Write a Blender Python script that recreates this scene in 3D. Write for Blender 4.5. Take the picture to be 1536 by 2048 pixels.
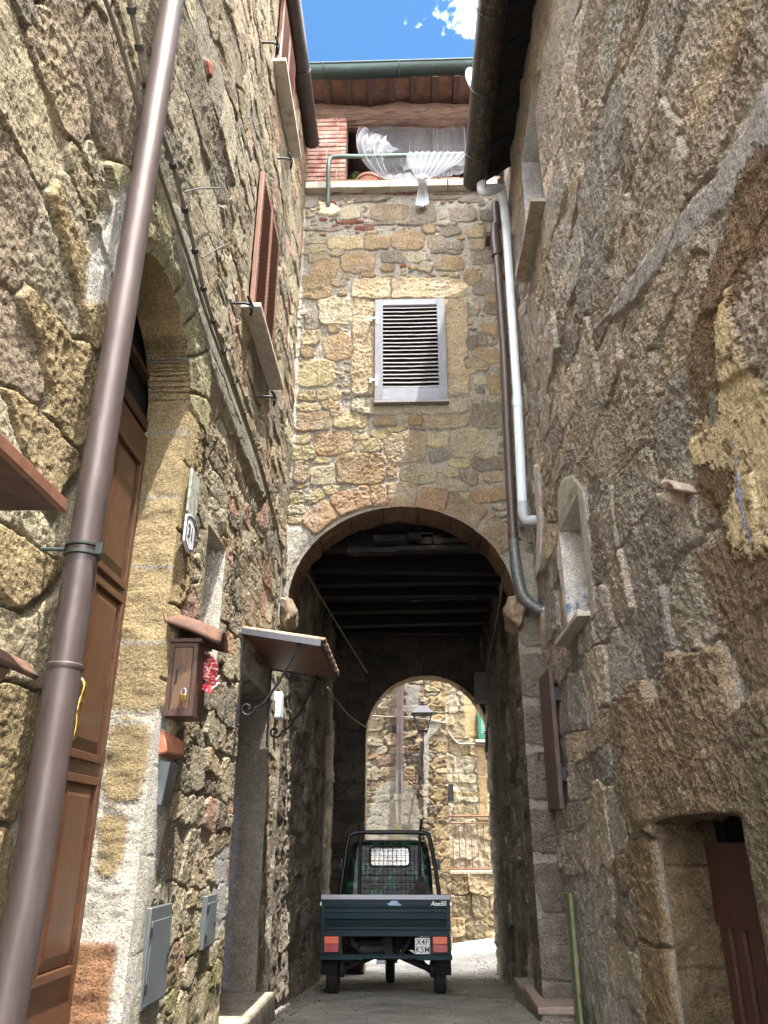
import bpy, math, random
import numpy as np
from mathutils import Vector, Matrix

scene = bpy.context.scene
for o in list(bpy.data.objects):
    bpy.data.objects.remove(o)

# ------------------------------------------------------------------ camera
FPX = 1560.0
CX, CY = 768.0, 1024.0
EYE = np.array([0.0, 0.0, 1.35])
PITCH = math.atan(666 / FPX)
YAW = math.atan(52 * math.cos(PITCH) / FPX)
FW = np.array([-math.sin(YAW) * math.cos(PITCH), math.cos(YAW) * math.cos(PITCH), math.sin(PITCH)])
RT = np.array([math.cos(YAW), math.sin(YAW), 0.0])
UP = np.cross(RT, FW)
cam_d = bpy.data.cameras.new('camera')
cam_d.sensor_fit = 'HORIZONTAL'
cam_d.sensor_width = 36.0
cam_d.lens = FPX / 1536 * 36
cam_d.clip_start = 0.05
cam_d.clip_end = 500
cam = bpy.data.objects.new('camera', cam_d)
scene.collection.objects.link(cam)
m = Matrix((tuple(RT) + (0,), tuple(UP) + (0,), tuple(-FW) + (0,), (0, 0, 0, 1))).transposed()
m.translation = Vector(EYE)
cam.matrix_world = m
scene.camera = cam

# ------------------------------------------------------------------ light
SUN_DIR = Vector((-0.22, 0.24, -1.0)).normalized()      # direction the light travels
SUN_STRENGTH = 2.1
SKY_STRENGTH = 0.15
EXPOSURE = 2.98
sun_d = bpy.data.lights.new('sun', 'SUN')
sun_d.energy = SUN_STRENGTH
sun_d.angle = math.radians(0.5)
sun_d.color = (1.0, 0.95, 0.87)
sun = bpy.data.objects.new('sun', sun_d)
scene.collection.objects.link(sun)
sun.rotation_euler = SUN_DIR.to_track_quat('-Z', 'Y').to_euler()
sun.location = (0, 0, 30)
world = bpy.data.worlds.new("World")
scene.world = world
world.use_nodes = True
wn = world.node_tree.nodes
wl = world.node_tree.links
wn.clear()
sky = wn.new('ShaderNodeTexSky')
sky.sky_type = 'NISHITA'
sky.sun_disc = False
to_sun = -SUN_DIR
sky.sun_elevation = math.asin(to_sun.z)
sky.sun_rotation = math.atan2(to_sun.x, to_sun.y)
sky.air_density = 1.0
sky.dust_density = 0.6
sky.ozone_density = 1.5
bg = wn.new('ShaderNodeBackground')
bg.inputs['Strength'].default_value = SKY_STRENGTH
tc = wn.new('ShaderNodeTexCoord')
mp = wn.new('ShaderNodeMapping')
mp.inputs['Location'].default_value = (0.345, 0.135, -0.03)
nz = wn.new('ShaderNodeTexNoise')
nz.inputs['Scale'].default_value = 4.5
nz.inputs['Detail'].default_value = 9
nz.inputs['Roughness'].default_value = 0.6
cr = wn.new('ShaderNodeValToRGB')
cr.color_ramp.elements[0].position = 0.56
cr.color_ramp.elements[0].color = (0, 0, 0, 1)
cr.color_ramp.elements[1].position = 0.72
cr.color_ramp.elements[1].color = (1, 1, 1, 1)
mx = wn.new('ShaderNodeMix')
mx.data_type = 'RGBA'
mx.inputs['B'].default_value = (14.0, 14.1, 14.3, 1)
out = wn.new('ShaderNodeOutputWorld')
wl.new(tc.outputs['Generated'], mp.inputs['Vector'])
wl.new(mp.outputs['Vector'], nz.inputs['Vector'])
# bright unseen cloud added to lift the alley's shade; northern gap kept blue
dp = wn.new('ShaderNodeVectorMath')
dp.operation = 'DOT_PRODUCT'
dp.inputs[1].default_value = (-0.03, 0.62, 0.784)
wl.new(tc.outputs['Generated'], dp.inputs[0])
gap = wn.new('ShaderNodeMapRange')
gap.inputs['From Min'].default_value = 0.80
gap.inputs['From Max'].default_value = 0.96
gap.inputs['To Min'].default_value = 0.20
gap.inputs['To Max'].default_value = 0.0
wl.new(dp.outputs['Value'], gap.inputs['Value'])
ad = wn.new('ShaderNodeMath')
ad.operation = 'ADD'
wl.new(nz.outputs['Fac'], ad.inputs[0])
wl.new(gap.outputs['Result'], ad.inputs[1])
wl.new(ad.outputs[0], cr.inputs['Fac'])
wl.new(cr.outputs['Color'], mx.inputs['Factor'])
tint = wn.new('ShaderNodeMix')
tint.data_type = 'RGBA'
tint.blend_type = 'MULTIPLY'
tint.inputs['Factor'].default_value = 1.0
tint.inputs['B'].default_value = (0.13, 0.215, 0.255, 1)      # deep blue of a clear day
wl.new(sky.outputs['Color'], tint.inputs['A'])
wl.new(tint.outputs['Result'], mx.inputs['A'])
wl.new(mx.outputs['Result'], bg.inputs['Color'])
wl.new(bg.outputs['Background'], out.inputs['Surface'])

vs_ = scene.view_settings
vs_.view_transform = 'Standard'
vs_.look = 'None'
vs_.exposure = EXPOSURE
vs_.gamma = 1.0
vs_.use_curve_mapping = False
scene.render.engine = 'CYCLES'
scene.cycles.max_bounces = 8
scene.cycles.diffuse_bounces = 5
scene.cycles.transparent_max_bounces = 16
scene.cycles.use_denoising = True
scene.cycles.sample_clamp_indirect = 8

# ------------------------------------------------------------------ helpers
rnd = random.Random(7)


def ray(x, y):
    return FW + RT * (x - CX) / FPX + UP * (CY - y) / FPX


def onY(x, y, Y):            # where the sight line of a photo pixel meets the plane at depth Y
    d = ray(x, y)
    return EYE + d * Y / d[1]


def onX(x, y, X):
    d = ray(x, y)
    return EYE + d * X / d[0]


def lin(r, g, b, k=1.0):
    f = lambda c: ((c / 255 + 0.055) / 1.055) ** 2.4 if c > 10 else c / 255 / 12.92
    return np.array([f(r), f(g), f(b)]) * k


def mute(c, a=0.3):          # weathered masonry is greyer than the fresh stone
    c = np.asarray(c)
    return c * (1 - a) + c.mean() * a


def link(o):
    scene.collection.objects.link(o)
    return o


ORG = {}


def thing(name, label, cat, loc=(0, 0, 0), group=None):
    o = link(bpy.data.objects.new(name, None))
    o.location = loc
    o.empty_display_size = 0.1
    o['label'] = label
    o['category'] = cat
    if group:
        o['group'] = group
    ORG[o.name] = Vector(loc)
    return o


def tag(o, label, cat, group=None):
    o['label'] = label
    o['category'] = cat
    if group:
        o['group'] = group
    return o


def struct(o):
    o['kind'] = 'structure'
    return o


def root_of(o):
    while o.parent:
        o = o.parent
    return o


class MB:
    def __init__(s):
        s.v = []
        s.f = []

    def add(s, vs, fs):
        n = len(s.v)
        s.v += [tuple(p) for p in vs]
        s.f += [tuple(i + n for i in f) for f in fs]
        return s

    def box(s, x0, x1, y0, y1, z0, z1, M=None):
        p = [(x, y, z) for x in (x0, x1) for y in (y0, y1) for z in (z0, z1)]
        if M is not None:
            p = [tuple(M @ Vector(q)) for q in p]
        return s.add(p, [(0, 1, 3, 2), (4, 6, 7, 5), (0, 4, 5, 1), (2, 3, 7, 6), (0, 2, 6, 4), (1, 5, 7, 3)])

    def hexa(s, p):          # eight corners: bottom four then top four, same winding
        return s.add(p, [(0, 3, 2, 1), (4, 5, 6, 7), (0, 1, 5, 4), (1, 2, 6, 5), (2, 3, 7, 6), (3, 0, 4, 7)])

    def tube(s, pts, r, n=12, caps=True, flat=1.0):
        pts = [Vector(p) for p in pts]
        N = len(pts)
        rs = r if isinstance(r, (list, tuple)) else [r] * N
        t = [(pts[min(i + 1, N - 1)] - pts[max(i - 1, 0)]).normalized() for i in range(N)]
        a = t[0].orthogonal().normalized()
        vs, fs = [], []
        for i in range(N):
            a = (a - t[i] * a.dot(t[i]))
            a = a.normalized() if a.length > 1e-6 else t[i].orthogonal().normalized()
            b = t[i].cross(a)
            for k in range(n):
                th = 2 * math.pi * k / n
                vs.append(pts[i] + (a * math.cos(th) + b * math.sin(th) * flat) * rs[i])
        for i in range(N - 1):
            for k in range(n):
                k2 = (k + 1) % n
                fs.append((i * n + k, i * n + k2, (i + 1) * n + k2, (i + 1) * n + k))
        if caps:
            fs.append(tuple(range(n - 1, -1, -1)))
            fs.append(tuple((N - 1) * n + k for k in range(n)))
        return s.add(vs, fs)

    def lathe(s, prof, c=(0, 0, 0), axis='Z', n=24):      # prof: (radius, height)
        vs, fs = [], []
        for (r, h) in prof:
            for k in range(n):
                th = 2 * math.pi * k / n
                a, b = r * math.cos(th), r * math.sin(th)
                p = {'Z': (a, b, h), 'X': (h, a, b), 'Y': (a, h, b)}[axis]
                vs.append((p[0] + c[0], p[1] + c[1], p[2] + c[2]))
        for i in range(len(prof) - 1):
            for k in range(n):
                k2 = (k + 1) % n
                fs.append((i * n + k, i * n + k2, (i + 1) * n + k2, (i + 1) * n + k))
        if prof[0][0] > 1e-4:
            fs.append(tuple(range(n - 1, -1, -1)))
        if prof[-1][0] > 1e-4:
            fs.append(tuple((len(prof) - 1) * n + k for k in range(n)))
        return s.add(vs, fs)

    def grid(s, P, back=None):       # P: array (a,b,3)
        P = np.asarray(P)
        a, b = P.shape[:2]
        fs = [(i * b + j, i * b + j + 1, (i + 1) * b + j + 1, (i + 1) * b + j) for i in range(a - 1) for j in range(b - 1)]
        return s.add(P.reshape(-1, 3).tolist(), fs)

    def prism(s, poly, d0, d1, place):     # poly of (u,v); place(u,v,d) -> xyz
        n = len(poly)
        vs = [place(u, v, d0) for u, v in poly] + [place(u, v, d1) for u, v in poly]
        fs = [tuple(range(n)), tuple(range(2 * n - 1, n - 1, -1))]
        fs += [(i, i + n, (i + 1) % n + n, (i + 1) % n) for i in range(n)]
        return s.add(vs, fs)

    def build_split(s, name, mat, parent=None, **kw):      # every separate piece becomes a part of its own
        par = list(range(len(s.v)))

        def find(i):
            while par[i] != i:
                par[i] = par[par[i]]
                i = par[i]
            return i
        for f in s.f:
            for i in f[1:]:
                par[find(i)] = find(f[0])
        groups = {}
        for f in s.f:
            groups.setdefault(find(f[0]), []).append(f)
        out_ = []
        for fs in groups.values():
            ids = sorted({i for f in fs for i in f})
            mp2 = {a: b for b, a in enumerate(ids)}
            q = MB()
            q.add([s.v[i] for i in ids], [tuple(mp2[i] for i in f) for f in fs])
            out_.append(q.build(name, mat, parent, **kw))
        return out_

    def build(s, name, mat, parent=None, bevel=0.0, smooth=True, sharp=35, solid=0.0):
        me = bpy.data.meshes.new(name)
        off = Vector((0, 0, 0))
        if parent is not None:
            off = ORG.get(root_of(parent).name, off)
        vs = [tuple(Vector(p) - off) for p in s.v]
        me.from_pydata(vs, [], s.f)
        me.update()
        if smooth:
            me.polygons.foreach_set('use_smooth', [True] * len(me.polygons))
            me.set_sharp_from_angle(angle=math.radians(sharp))
        me.materials.append(mat)
        o = link(bpy.data.objects.new(name, me))
        if parent is not None:
            o.parent = parent
        if solid:
            md = o.modifiers.new('thickness', 'SOLIDIFY')
            md.thickness = solid
            md.offset = 0
        if bevel:
            md = o.modifiers.new('bevel', 'BEVEL')
            md.width = bevel
            md.segments = 2
            md.limit_method = 'ANGLE'
            md.angle_limit = math.radians(40)
        return o


def bez(pts, n=10):
    """smooth Catmull-Rom through points"""
    P = [np.array(p, float) for p in pts]
    P = [2 * P[0] - P[1]] + P + [2 * P[-1] - P[-2]]
    o = []
    for i in range(1, len(P) - 2):
        for k in range(n):
            t = k / n
            a, b, c, d = P[i - 1], P[i], P[i + 1], P[i + 2]
            o.append(0.5 * (2 * b + (c - a) * t + (2 * a - 5 * b + 4 * c - d) * t * t + (3 * b - a - 3 * c + d) * t ** 3))
    o.append(P[-2])
    return o


def text_mesh(txt, size, name, mat, M, parent, ext=0.002, spacing=1.0, org=None, shear=0.0, offset=0.0, align='CENTER'):
    cu = bpy.data.curves.new(name, 'FONT')
    cu.body = txt
    cu.size = size
    cu.extrude = ext
    cu.align_x = align
    cu.align_y = 'CENTER'
    cu.space_character = spacing
    cu.shear = shear
    cu.offset = offset
    to = bpy.data.objects.new('tmp', cu)
    link(to)
    bpy.context.view_layer.update()
    me = bpy.data.meshes.new_from_object(to)
    bpy.data.objects.remove(to)
    me.name = name
    me.transform(M)
    me.materials.clear()
    me.materials.append(mat)
    o = link(bpy.data.objects.new(name, me))
    o.parent = parent
    return o


# ------------------------------------------------------------------ materials
def nodes_of(name):
    mt = bpy.data.materials.new(name)
    mt.use_nodes = True
    nt = mt.node_tree
    b = nt.nodes['Principled BSDF']
    return mt, nt, b


def noise_node(nt, scale, detail=6, rough=0.6, vec=None, dist=0.0):
    n = nt.nodes.new('ShaderNodeTexNoise')
    n.inputs['Scale'].default_value = scale
    n.inputs['Detail'].default_value = detail
    n.inputs['Roughness'].default_value = rough
    n.inputs['Distortion'].default_value = dist
    if vec is not None:
        nt.links.new(vec, n.inputs['Vector'])
    return n


def ramp(nt, src, pts):
    r = nt.nodes.new('ShaderNodeValToRGB')
    e = r.color_ramp.elements
    while len(e) < len(pts):
        e.new(0.5)
    for el, (p, c) in zip(e, pts):
        el.position = p
        el.color = (*c, 1) if len(c) == 3 else c
    nt.links.new(src, r.inputs['Fac'])
    return r


def mul(nt, a, b, fac=1.0, mode='MULTIPLY'):
    m_ = nt.nodes.new('ShaderNodeMix')
    m_.data_type = 'RGBA'
    m_.blend_type = mode
    m_.inputs['Factor'].default_value = fac
    for s_, i in ((a, 'A'), (b, 'B')):
        if hasattr(s_, 'links'):
            nt.links.new(s_, m_.inputs[i])
        else:
            m_.inputs[i].default_value = (*s_, 1)
    return m_.outputs['Result']


def bump(nt, b, src, strength, dist, prev=None):
    n = nt.nodes.new('ShaderNodeBump')
    n.inputs['Strength'].default_value = strength
    n.inputs['Distance'].default_value = dist
    nt.links.new(src, n.inputs['Height'])
    if prev is not None:
        nt.links.new(prev, n.inputs['Normal'])
    nt.links.new(n.outputs['Normal'], b.inputs['Normal'])
    return n.outputs['Normal']


def stone_material():
    mt, nt, b = nodes_of('weathered_tufa')
    at = nt.nodes.new('ShaderNodeAttribute')
    at.attribute_name = 'Col'
    ar = nt.nodes.new('ShaderNodeAttribute')
    ar.attribute_name = 'Rgh'
    tc = nt.nodes.new('ShaderNodeTexCoord')
    v = tc.outputs['Object']
    n1 = noise_node(nt, 9, 8, 0.65, v)
    n2 = noise_node(nt, 85, 6, 0.7, v)
    n3 = noise_node(nt, 30, 5, 0.7, v, 0.4)
    r1 = ramp(nt, n1.outputs['Fac'], [(0.3, (0.78, 0.77, 0.76)), (0.7, (1.22, 1.2, 1.15))])
    r2 = ramp(nt, n2.outputs['Fac'], [(0.34, (0.5, 0.5, 0.51)), (0.5, (0.98, 0.97, 0.96)), (0.64, (1.38, 1.37, 1.34))])
    c = mul(nt, at.outputs['Color'], r1.outputs['Color'], 0.9)
    c = mul(nt, c, r2.outputs['Color'], 0.9)
    # pale lichen specks and dark pores of the tufa
    vo = nt.nodes.new('ShaderNodeTexVoronoi')
    vo.inputs['Scale'].default_value = 75
    wv = nt.nodes.new('ShaderNodeVectorMath')
    wv.operation = 'MULTIPLY_ADD'
    nt.links.new(n3.outputs['Color'], wv.inputs[0])
    wv.inputs[1].default_value = (0.02, 0.02, 0.02)
    nt.links.new(v, wv.inputs[2])
    nt.links.new(wv.outputs[0], vo.inputs['Vector'])
    pores = ramp(nt, vo.outputs['Distance'], [(0.12, (0, 0, 0)), (0.42, (1, 1, 1))])
    nt.links.new(c, b.inputs['Base Color'])
    b.inputs['Roughness'].default_value = 0.95
    b.inputs['Specular IOR Level'].default_value = 0.15
    # bump, weighted by Rgh
    def weighted(src, k):
        m_ = nt.nodes.new('ShaderNodeMath')
        m_.operation = 'MULTIPLY'
        nt.links.new(src, m_.inputs[0])
        nt.links.new(ar.outputs['Fac'], m_.inputs[1])
        return m_.outputs[0]
    p = bump(nt, b, weighted(n3.outputs['Fac'], 1), 0.9, 0.035)
    p = bump(nt, b, weighted(n2.outputs['Fac'], 1), 1.0, 0.030, p)
    bump(nt, b, weighted(pores.outputs['Color'], 1), 0.8, 0.014, p)
    return mt


STONE = stone_material()


def simple(name, col, rough=0.6, metal=0.0, var=0.25, nscale=20, bscale=60, bstr=0.2, bdist=0.003, spec=0.5, stretch=None):
    mt, nt, b = nodes_of(name)
    tc = nt.nodes.new('ShaderNodeTexCoord')
    v = tc.outputs['Object']
    if stretch:
        mp_ = nt.nodes.new('ShaderNodeMapping')
        mp_.inputs['Scale'].default_value = stretch
        nt.links.new(v, mp_.inputs['Vector'])
        v = mp_.outputs['Vector']
    n = noise_node(nt, nscale, 6, 0.65, v)
    r = ramp(nt, n.outputs['Fac'], [(0.3, (1 - var,) * 3), (0.7, (1 + var,) * 3)])
    c = mul(nt, tuple(col), r.outputs['Color'], 1.0)
    nt.links.new(c, b.inputs['Base Color'])
    rr = nt.nodes.new('ShaderNodeMapRange')
    rr.inputs['To Min'].default_value = max(0.05, rough - 0.12)
    rr.inputs['To Max'].default_value = min(1.0, rough + 0.12)
    nt.links.new(n.outputs['Fac'], rr.inputs['Value'])
    nt.links.new(rr.outputs['Result'], b.inputs['Roughness'])
    b.inputs['Metallic'].default_value = metal
    b.inputs['Specular IOR Level'].default_value = spec
    n2 = noise_node(nt, bscale, 6, 0.65, v)
    bump(nt, b, n2.outputs['Fac'], bstr, bdist)
    return mt


def two_tone(name, c1, c2, scale=8, lo=0.42, hi=0.62, rough=0.7, metal=0.0, bdist=0.004, bstr=0.4, stretch=None, fine=0.25, detail=8, distort=0.0):
    mt, nt, b = nodes_of(name)
    tc = nt.nodes.new('ShaderNodeTexCoord')
    v = tc.outputs['Object']
    if stretch:
        mp_ = nt.nodes.new('ShaderNodeMapping')
        mp_.inputs['Scale'].default_value = stretch
        nt.links.new(v, mp_.inputs['Vector'])
        v = mp_.outputs['Vector']
    n = noise_node(nt, scale, detail, 0.65, v, distort)
    r = ramp(nt, n.outputs['Fac'], [(lo, tuple(c1)), (hi, tuple(c2))])
    n2 = noise_node(nt, scale * 7, 6, 0.7, v)
    r2 = ramp(nt, n2.outputs['Fac'], [(0.3, (1 - fine,) * 3), (0.7, (1 + fine,) * 3)])
    c = mul(nt, r.outputs['Color'], r2.outputs['Color'], 1.0)
    nt.links.new(c, b.inputs['Base Color'])
    b.inputs['Roughness'].default_value = rough
    b.inputs['Metallic'].default_value = metal
    bump(nt, b, n2.outputs['Fac'], bstr, bdist)
    return mt


M_copper = two_tone('aged_copper_pipe', lin(68, 58, 56), lin(104, 92, 89), 5, 0.35, 0.7, 0.47, 0.4, 0.0015, 0.4, (1, 1, 0.18), 0.2)
M_copper_clean = two_tone('copper_band', lin(40, 46, 44), lin(60, 66, 62), 12, 0.3, 0.7, 0.55, 0.4, 0.001, 0.3)
M_brownpipe = simple('brown_painted_pipe', lin(74, 64, 60), 0.4, 0.1, 0.15, 6, 40, 0.15, 0.001)
M_greypipe = two_tone('grey_zinc_elbow', lin(100, 104, 104), lin(80, 84, 84), 20, 0.4, 0.6, 0.45, 0.3)
M_whitepipe = simple('white_plastic_pipe', lin(205, 214, 222), 0.35, 0, 0.05, 5, 30, 0.05, 0.001)
M_gutter_dark = two_tone('stained_gutter', lin(38, 35, 33), lin(92, 82, 66), 9, 0.5, 0.68, 0.5, 0.3, 0.002, 0.3, (3, 1, 3), 0.3, 8, 1.5)
M_gutter_brown = two_tone('brown_gutter', lin(52, 48, 47), lin(70, 65, 62), 8, 0.4, 0.7, 0.5, 0.3, 0.002, 0.2)
M_gutter_green = two_tone('verdigris_gutter', lin(34, 50, 48), lin(66, 98, 90), 6, 0.58, 0.85, 0.55, 0.35, 0.002, 0.3, (1, 3, 3))
M_rail = two_tone('grey_green_rail', lin(88, 104, 98), lin(112, 124, 116), 10, 0.4, 0.7, 0.42, 0.4, 0.001, 0.2)
M_iron = simple('dark_wrought_iron', lin(46, 46, 50), 0.5, 0.6, 0.25, 30, 80, 0.2, 0.001)
M_steel = simple('grey_painted_steel', lin(82, 83, 88), 0.42, 0.6, 0.12, 20, 60, 0.1, 0.001)
M_rust = two_tone('rusty_iron', lin(84, 56, 42), lin(120, 84, 62), 25, 0.35, 0.65, 0.85, 0.1)
M_doorwood = two_tone('varnished_door_wood', lin(58, 37, 26), lin(98, 65, 44), 9, 0.3, 0.7, 0.4, 0, 0.0016, 0.5, (1, 9, 0.5), 0.25, 8, 1.2)
M_darkwood = two_tone('dark_stained_wood', lin(48, 32, 24), lin(82, 56, 42), 12, 0.3, 0.7, 0.6, 0, 0.002, 0.5, (4, 4, 0.5), 0.3)
M_panelwood = two_tone('worn_brown_wood', lin(74, 52, 38), lin(108, 80, 58), 12, 0.3, 0.7, 0.6, 0, 0.002, 0.5, (4, 4, 0.5), 0.25)
M_shutterbrown = two_tone('brown_shutter_paint', lin(104, 70, 54), lin(130, 92, 74), 10, 0.3, 0.7, 0.45, 0, 0.001, 0.3, (3, 3, 0.5), 0.1)
M_greywood = two_tone('weathered_grey_wood', lin(96, 98, 104), lin(134, 136, 140), 14, 0.3, 0.7, 0.75, 0, 0.0025, 0.6, (6, 1, 0.6), 0.25)
M_greyslat = two_tone('weathered_grey_slats', lin(120, 118, 120), lin(158, 155, 155), 14, 0.3, 0.7, 0.75, 0, 0.0025, 0.6, (0.5, 3, 6), 0.2)
M_plankwood = two_tone('weathered_brown_plank', lin(70, 54, 50), lin(100, 80, 74), 10, 0.3, 0.7, 0.8, 0, 0.003, 0.7, (3, 8, 0.5), 0.3)
M_beam = two_tone('old_chestnut_beam', lin(84, 66, 58), lin(140, 118, 104), 9, 0.35, 0.65, 0.9, 0, 0.02, 0.9, (0.5, 5, 6), 0.4)
M_rafter = two_tone('dark_rafter_wood', lin(64, 54, 50), lin(92, 76, 68), 9, 0.35, 0.65, 0.85, 0, 0.006, 0.7, (5, 0.6, 5), 0.3)
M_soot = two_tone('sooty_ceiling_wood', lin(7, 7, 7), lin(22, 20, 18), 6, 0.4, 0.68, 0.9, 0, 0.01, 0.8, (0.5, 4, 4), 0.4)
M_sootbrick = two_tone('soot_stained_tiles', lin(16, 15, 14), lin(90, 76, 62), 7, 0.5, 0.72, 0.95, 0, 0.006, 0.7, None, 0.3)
M_tile_old = two_tone('old_brown_tile', lin(70, 50, 42), lin(104, 74, 58), 12, 0.35, 0.65, 0.9, 0, 0.003, 0.5)
M_terracotta = two_tone('terracotta', lin(150, 92, 68), lin(182, 124, 94), 14, 0.35, 0.65, 0.85, 0, 0.003, 0.5)
M_terradark = two_tone('old_terracotta_soffit', lin(112, 88, 76), lin(138, 112, 98), 9, 0.35, 0.65, 0.9, 0, 0.004, 0.5)
M_tile_lichen = two_tone('lichened_roof_tile', lin(140, 96, 74), lin(176, 162, 140), 18, 0.4, 0.62, 0.9, 0, 0.004, 0.6)
M_pot = two_tone('clay_pot', lin(140, 98, 80), lin(166, 118, 98), 12, 0.35, 0.65, 0.75, 0, 0.002, 0.3)
M_marble = two_tone('grey_white_sill_stone', lin(172, 166, 154), lin(134, 126, 112), 8, 0.5, 0.72, 0.7, 0, 0.002, 0.4)
M_concrete = two_tone('weathered_sill', lin(150, 142, 128), lin(110, 100, 84), 12, 0.4, 0.65, 0.9, 0, 0.004, 0.5)
M_brass = simple('polished_brass', lin(190, 160, 92), 0.26, 0.95, 0.12, 20, 60, 0.05, 0.0005)
M_white_enamel = simple('white_enamel', lin(206, 208, 212), 0.25, 0, 0.05, 12, 50, 0.05, 0.001)
M_ink = simple('dark_blue_ink', lin(40, 42, 56), 0.5)
M_greymetal = simple('grey_painted_cover', lin(96, 102, 104), 0.5, 0.3, 0.14, 8, 60, 0.15, 0.001)
M_zinc = simple('galvanised_metal', lin(168, 172, 178), 0.35, 0.8, 0.12, 14, 50, 0.1, 0.001)
M_flap = simple('black_rubber_flap', lin(18, 18, 19), 0.8, 0, 0.2, spec=0.2)
M_black = simple('black_paint', lin(16, 17, 20), 0.4, 0.0, 0.2)
M_tyre = simple('tyre_rubber', lin(26, 26, 28), 0.85, 0, 0.25, 30, 80, 0.4, 0.003)
M_underbody = simple('oily_underbody', lin(30, 29, 30), 0.7, 0.2, 0.4, 14, 50, 0.4, 0.004)
M_truckpaint = two_tone('dark_teal_truck_paint', lin(13, 38, 45), lin(18, 46, 53), 5, 0.35, 0.65, 0.38, 0.0, 0.0006, 0.2, None, 0.08)
M_truckpaint.node_tree.nodes['Principled BSDF'].inputs['Specular IOR Level'].default_value = 0.12
M_alu = simple('aluminium_chequer_plate', lin(128, 130, 136), 0.45, 0.6, 0.08, 20, 60, 0.05, 0.0005)
M_red = simple('red_lens', lin(150, 12, 18), 0.35, 0, 0.1, 60, 120, 0.2, 0.001)
M_amber = simple('amber_lens', lin(205, 74, 8), 0.35, 0, 0.1, 60, 120, 0.2, 0.001)
M_plate = simple('white_number_plate', lin(206, 208, 206), 0.4, 0, 0.06)
M_sticker = simple('faded_blue_sticker', lin(140, 172, 206), 0.5, 0, 0.15)
M_rag = two_tone('grey_brown_cloth', lin(62, 56, 56), lin(92, 84, 82), 14, 0.35, 0.65, 0.95, 0, 0.004, 0.5)
M_paper = two_tone('red_white_paper', lin(196, 40, 62), lin(226, 214, 206), 24, 0.5, 0.56, 0.5, 0, 0.002, 0.2, (2, 2, 5), 0.08)
M_cable = simple('grey_cable', lin(104, 98, 88), 0.6, 0, 0.2)
M_cable_dark = simple('dark_cable', lin(46, 44, 44), 0.6, 0, 0.2)
M_greenshutter = simple('green_shutter_paint', lin(34, 92, 76), 0.45, 0, 0.12)
M_glass_lamp = simple('lamp_glass', lin(196, 206, 210), 0.15, 0, 0.05)
M_soffit_dark = two_tone('dark_soffit_tile', lin(28, 24, 22), lin(42, 36, 33), 9, 0.35, 0.65, 0.9, 0, 0.004, 0.5)
M_rafter_dark = two_tone('black_brown_rafter', lin(12, 11, 10), lin(22, 19, 18), 9, 0.35, 0.65, 0.85, 0, 0.006, 0.7, (5, 0.6, 5), 0.3)
M_leaf = two_tone('plant_leaves', lin(52, 62, 26), lin(96, 104, 44), 20, 0.35, 0.65, 0.6, 0, 0.002, 0.3)
M_moss = two_tone('mossy_board', lin(84, 98, 50), lin(126, 130, 104), 6, 0.35, 0.65, 0.85, 0, 0.003, 0.5, (3, 3, 0.6))
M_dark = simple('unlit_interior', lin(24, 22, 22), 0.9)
M_backplaster = two_tone('loggia_tile_lining', lin(110, 92, 88), lin(138, 118, 110), 5, 0.35, 0.65, 0.9, 0, 0.004, 0.4)
M_reddoor = two_tone('dark_red_cellar_door', lin(58, 32, 26), lin(80, 48, 38), 8, 0.3, 0.7, 0.65, 0, 0.003, 0.4, (5, 5, 0.5), 0.2)
M_mesh = simple('wire_mesh_metal', lin(34, 36, 38), 0.5, 0.4, 0.1)


def curtain_material(name='sheer_white_voile', lo=0.14, hi=0.85):
    mt, nt, b = nodes_of(name)
    nt.nodes.remove(b)
    o = nt.nodes['Material Output']
    d = nt.nodes.new('ShaderNodeBsdfDiffuse')
    d.inputs['Color'].default_value = (0.66, 0.68, 0.72, 1)
    t = nt.nodes.new('ShaderNodeBsdfTranslucent')
    t.inputs['Color'].default_value = (0.6, 0.62, 0.66, 1)
    tr = nt.nodes.new('ShaderNodeBsdfTransparent')
    a = nt.nodes.new('ShaderNodeMixShader')
    a.inputs[0].default_value = 0.45
    nt.links.new(d.outputs[0], a.inputs[1])
    nt.links.new(t.outputs[0], a.inputs[2])
    # the weave closes up where the cloth turns edge-on
    lw = nt.nodes.new('ShaderNodeLayerWeight')
    lw.inputs['Blend'].default_value = 0.35
    mr = nt.nodes.new('ShaderNodeMapRange')
    mr.inputs['From Min'].default_value = 0.45
    mr.inputs['From Max'].default_value = 0.95
    mr.inputs['To Min'].default_value = lo
    mr.inputs['To Max'].default_value = hi
    nt.links.new(lw.outputs['Facing'], mr.inputs['Value'])
    c = nt.nodes.new('ShaderNodeMixShader')
    nt.links.new(mr.outputs['Result'], c.inputs[0])
    nt.links.new(tr.outputs[0], c.inputs[1])
    nt.links.new(a.outputs[0], c.inputs[2])
    nt.links.new(c.outputs[0], o.inputs['Surface'])
    return mt


M_curtain = curtain_material()
M_swag = curtain_material('gathered_white_voile', 0.34, 0.95)
M_curtain_thick = simple('bunched_white_voile', lin(190, 195, 202), 0.9, 0, 0.06)


def camo_material():
    mt, nt, b = nodes_of('camouflage_paint')
    tc = nt.nodes.new('ShaderNodeTexCoord')
    n = noise_node(nt, 3.6, 2, 0.5, tc.outputs['Object'], 0.8)
    r = ramp(nt, n.outputs['Fac'], [(0.0, lin(14, 18, 24)), (0.45, lin(34, 96, 72)), (0.51, lin(30, 24, 30)), (0.58, lin(12, 16, 20)), (0.69, lin(50, 104, 78))])
    r.color_ramp.interpolation = 'CONSTANT'
    nt.links.new(r.outputs['Color'], b.inputs['Base Color'])
    b.inputs['Roughness'].default_value = 0.45
    return mt


M_camo = camo_material()


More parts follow.
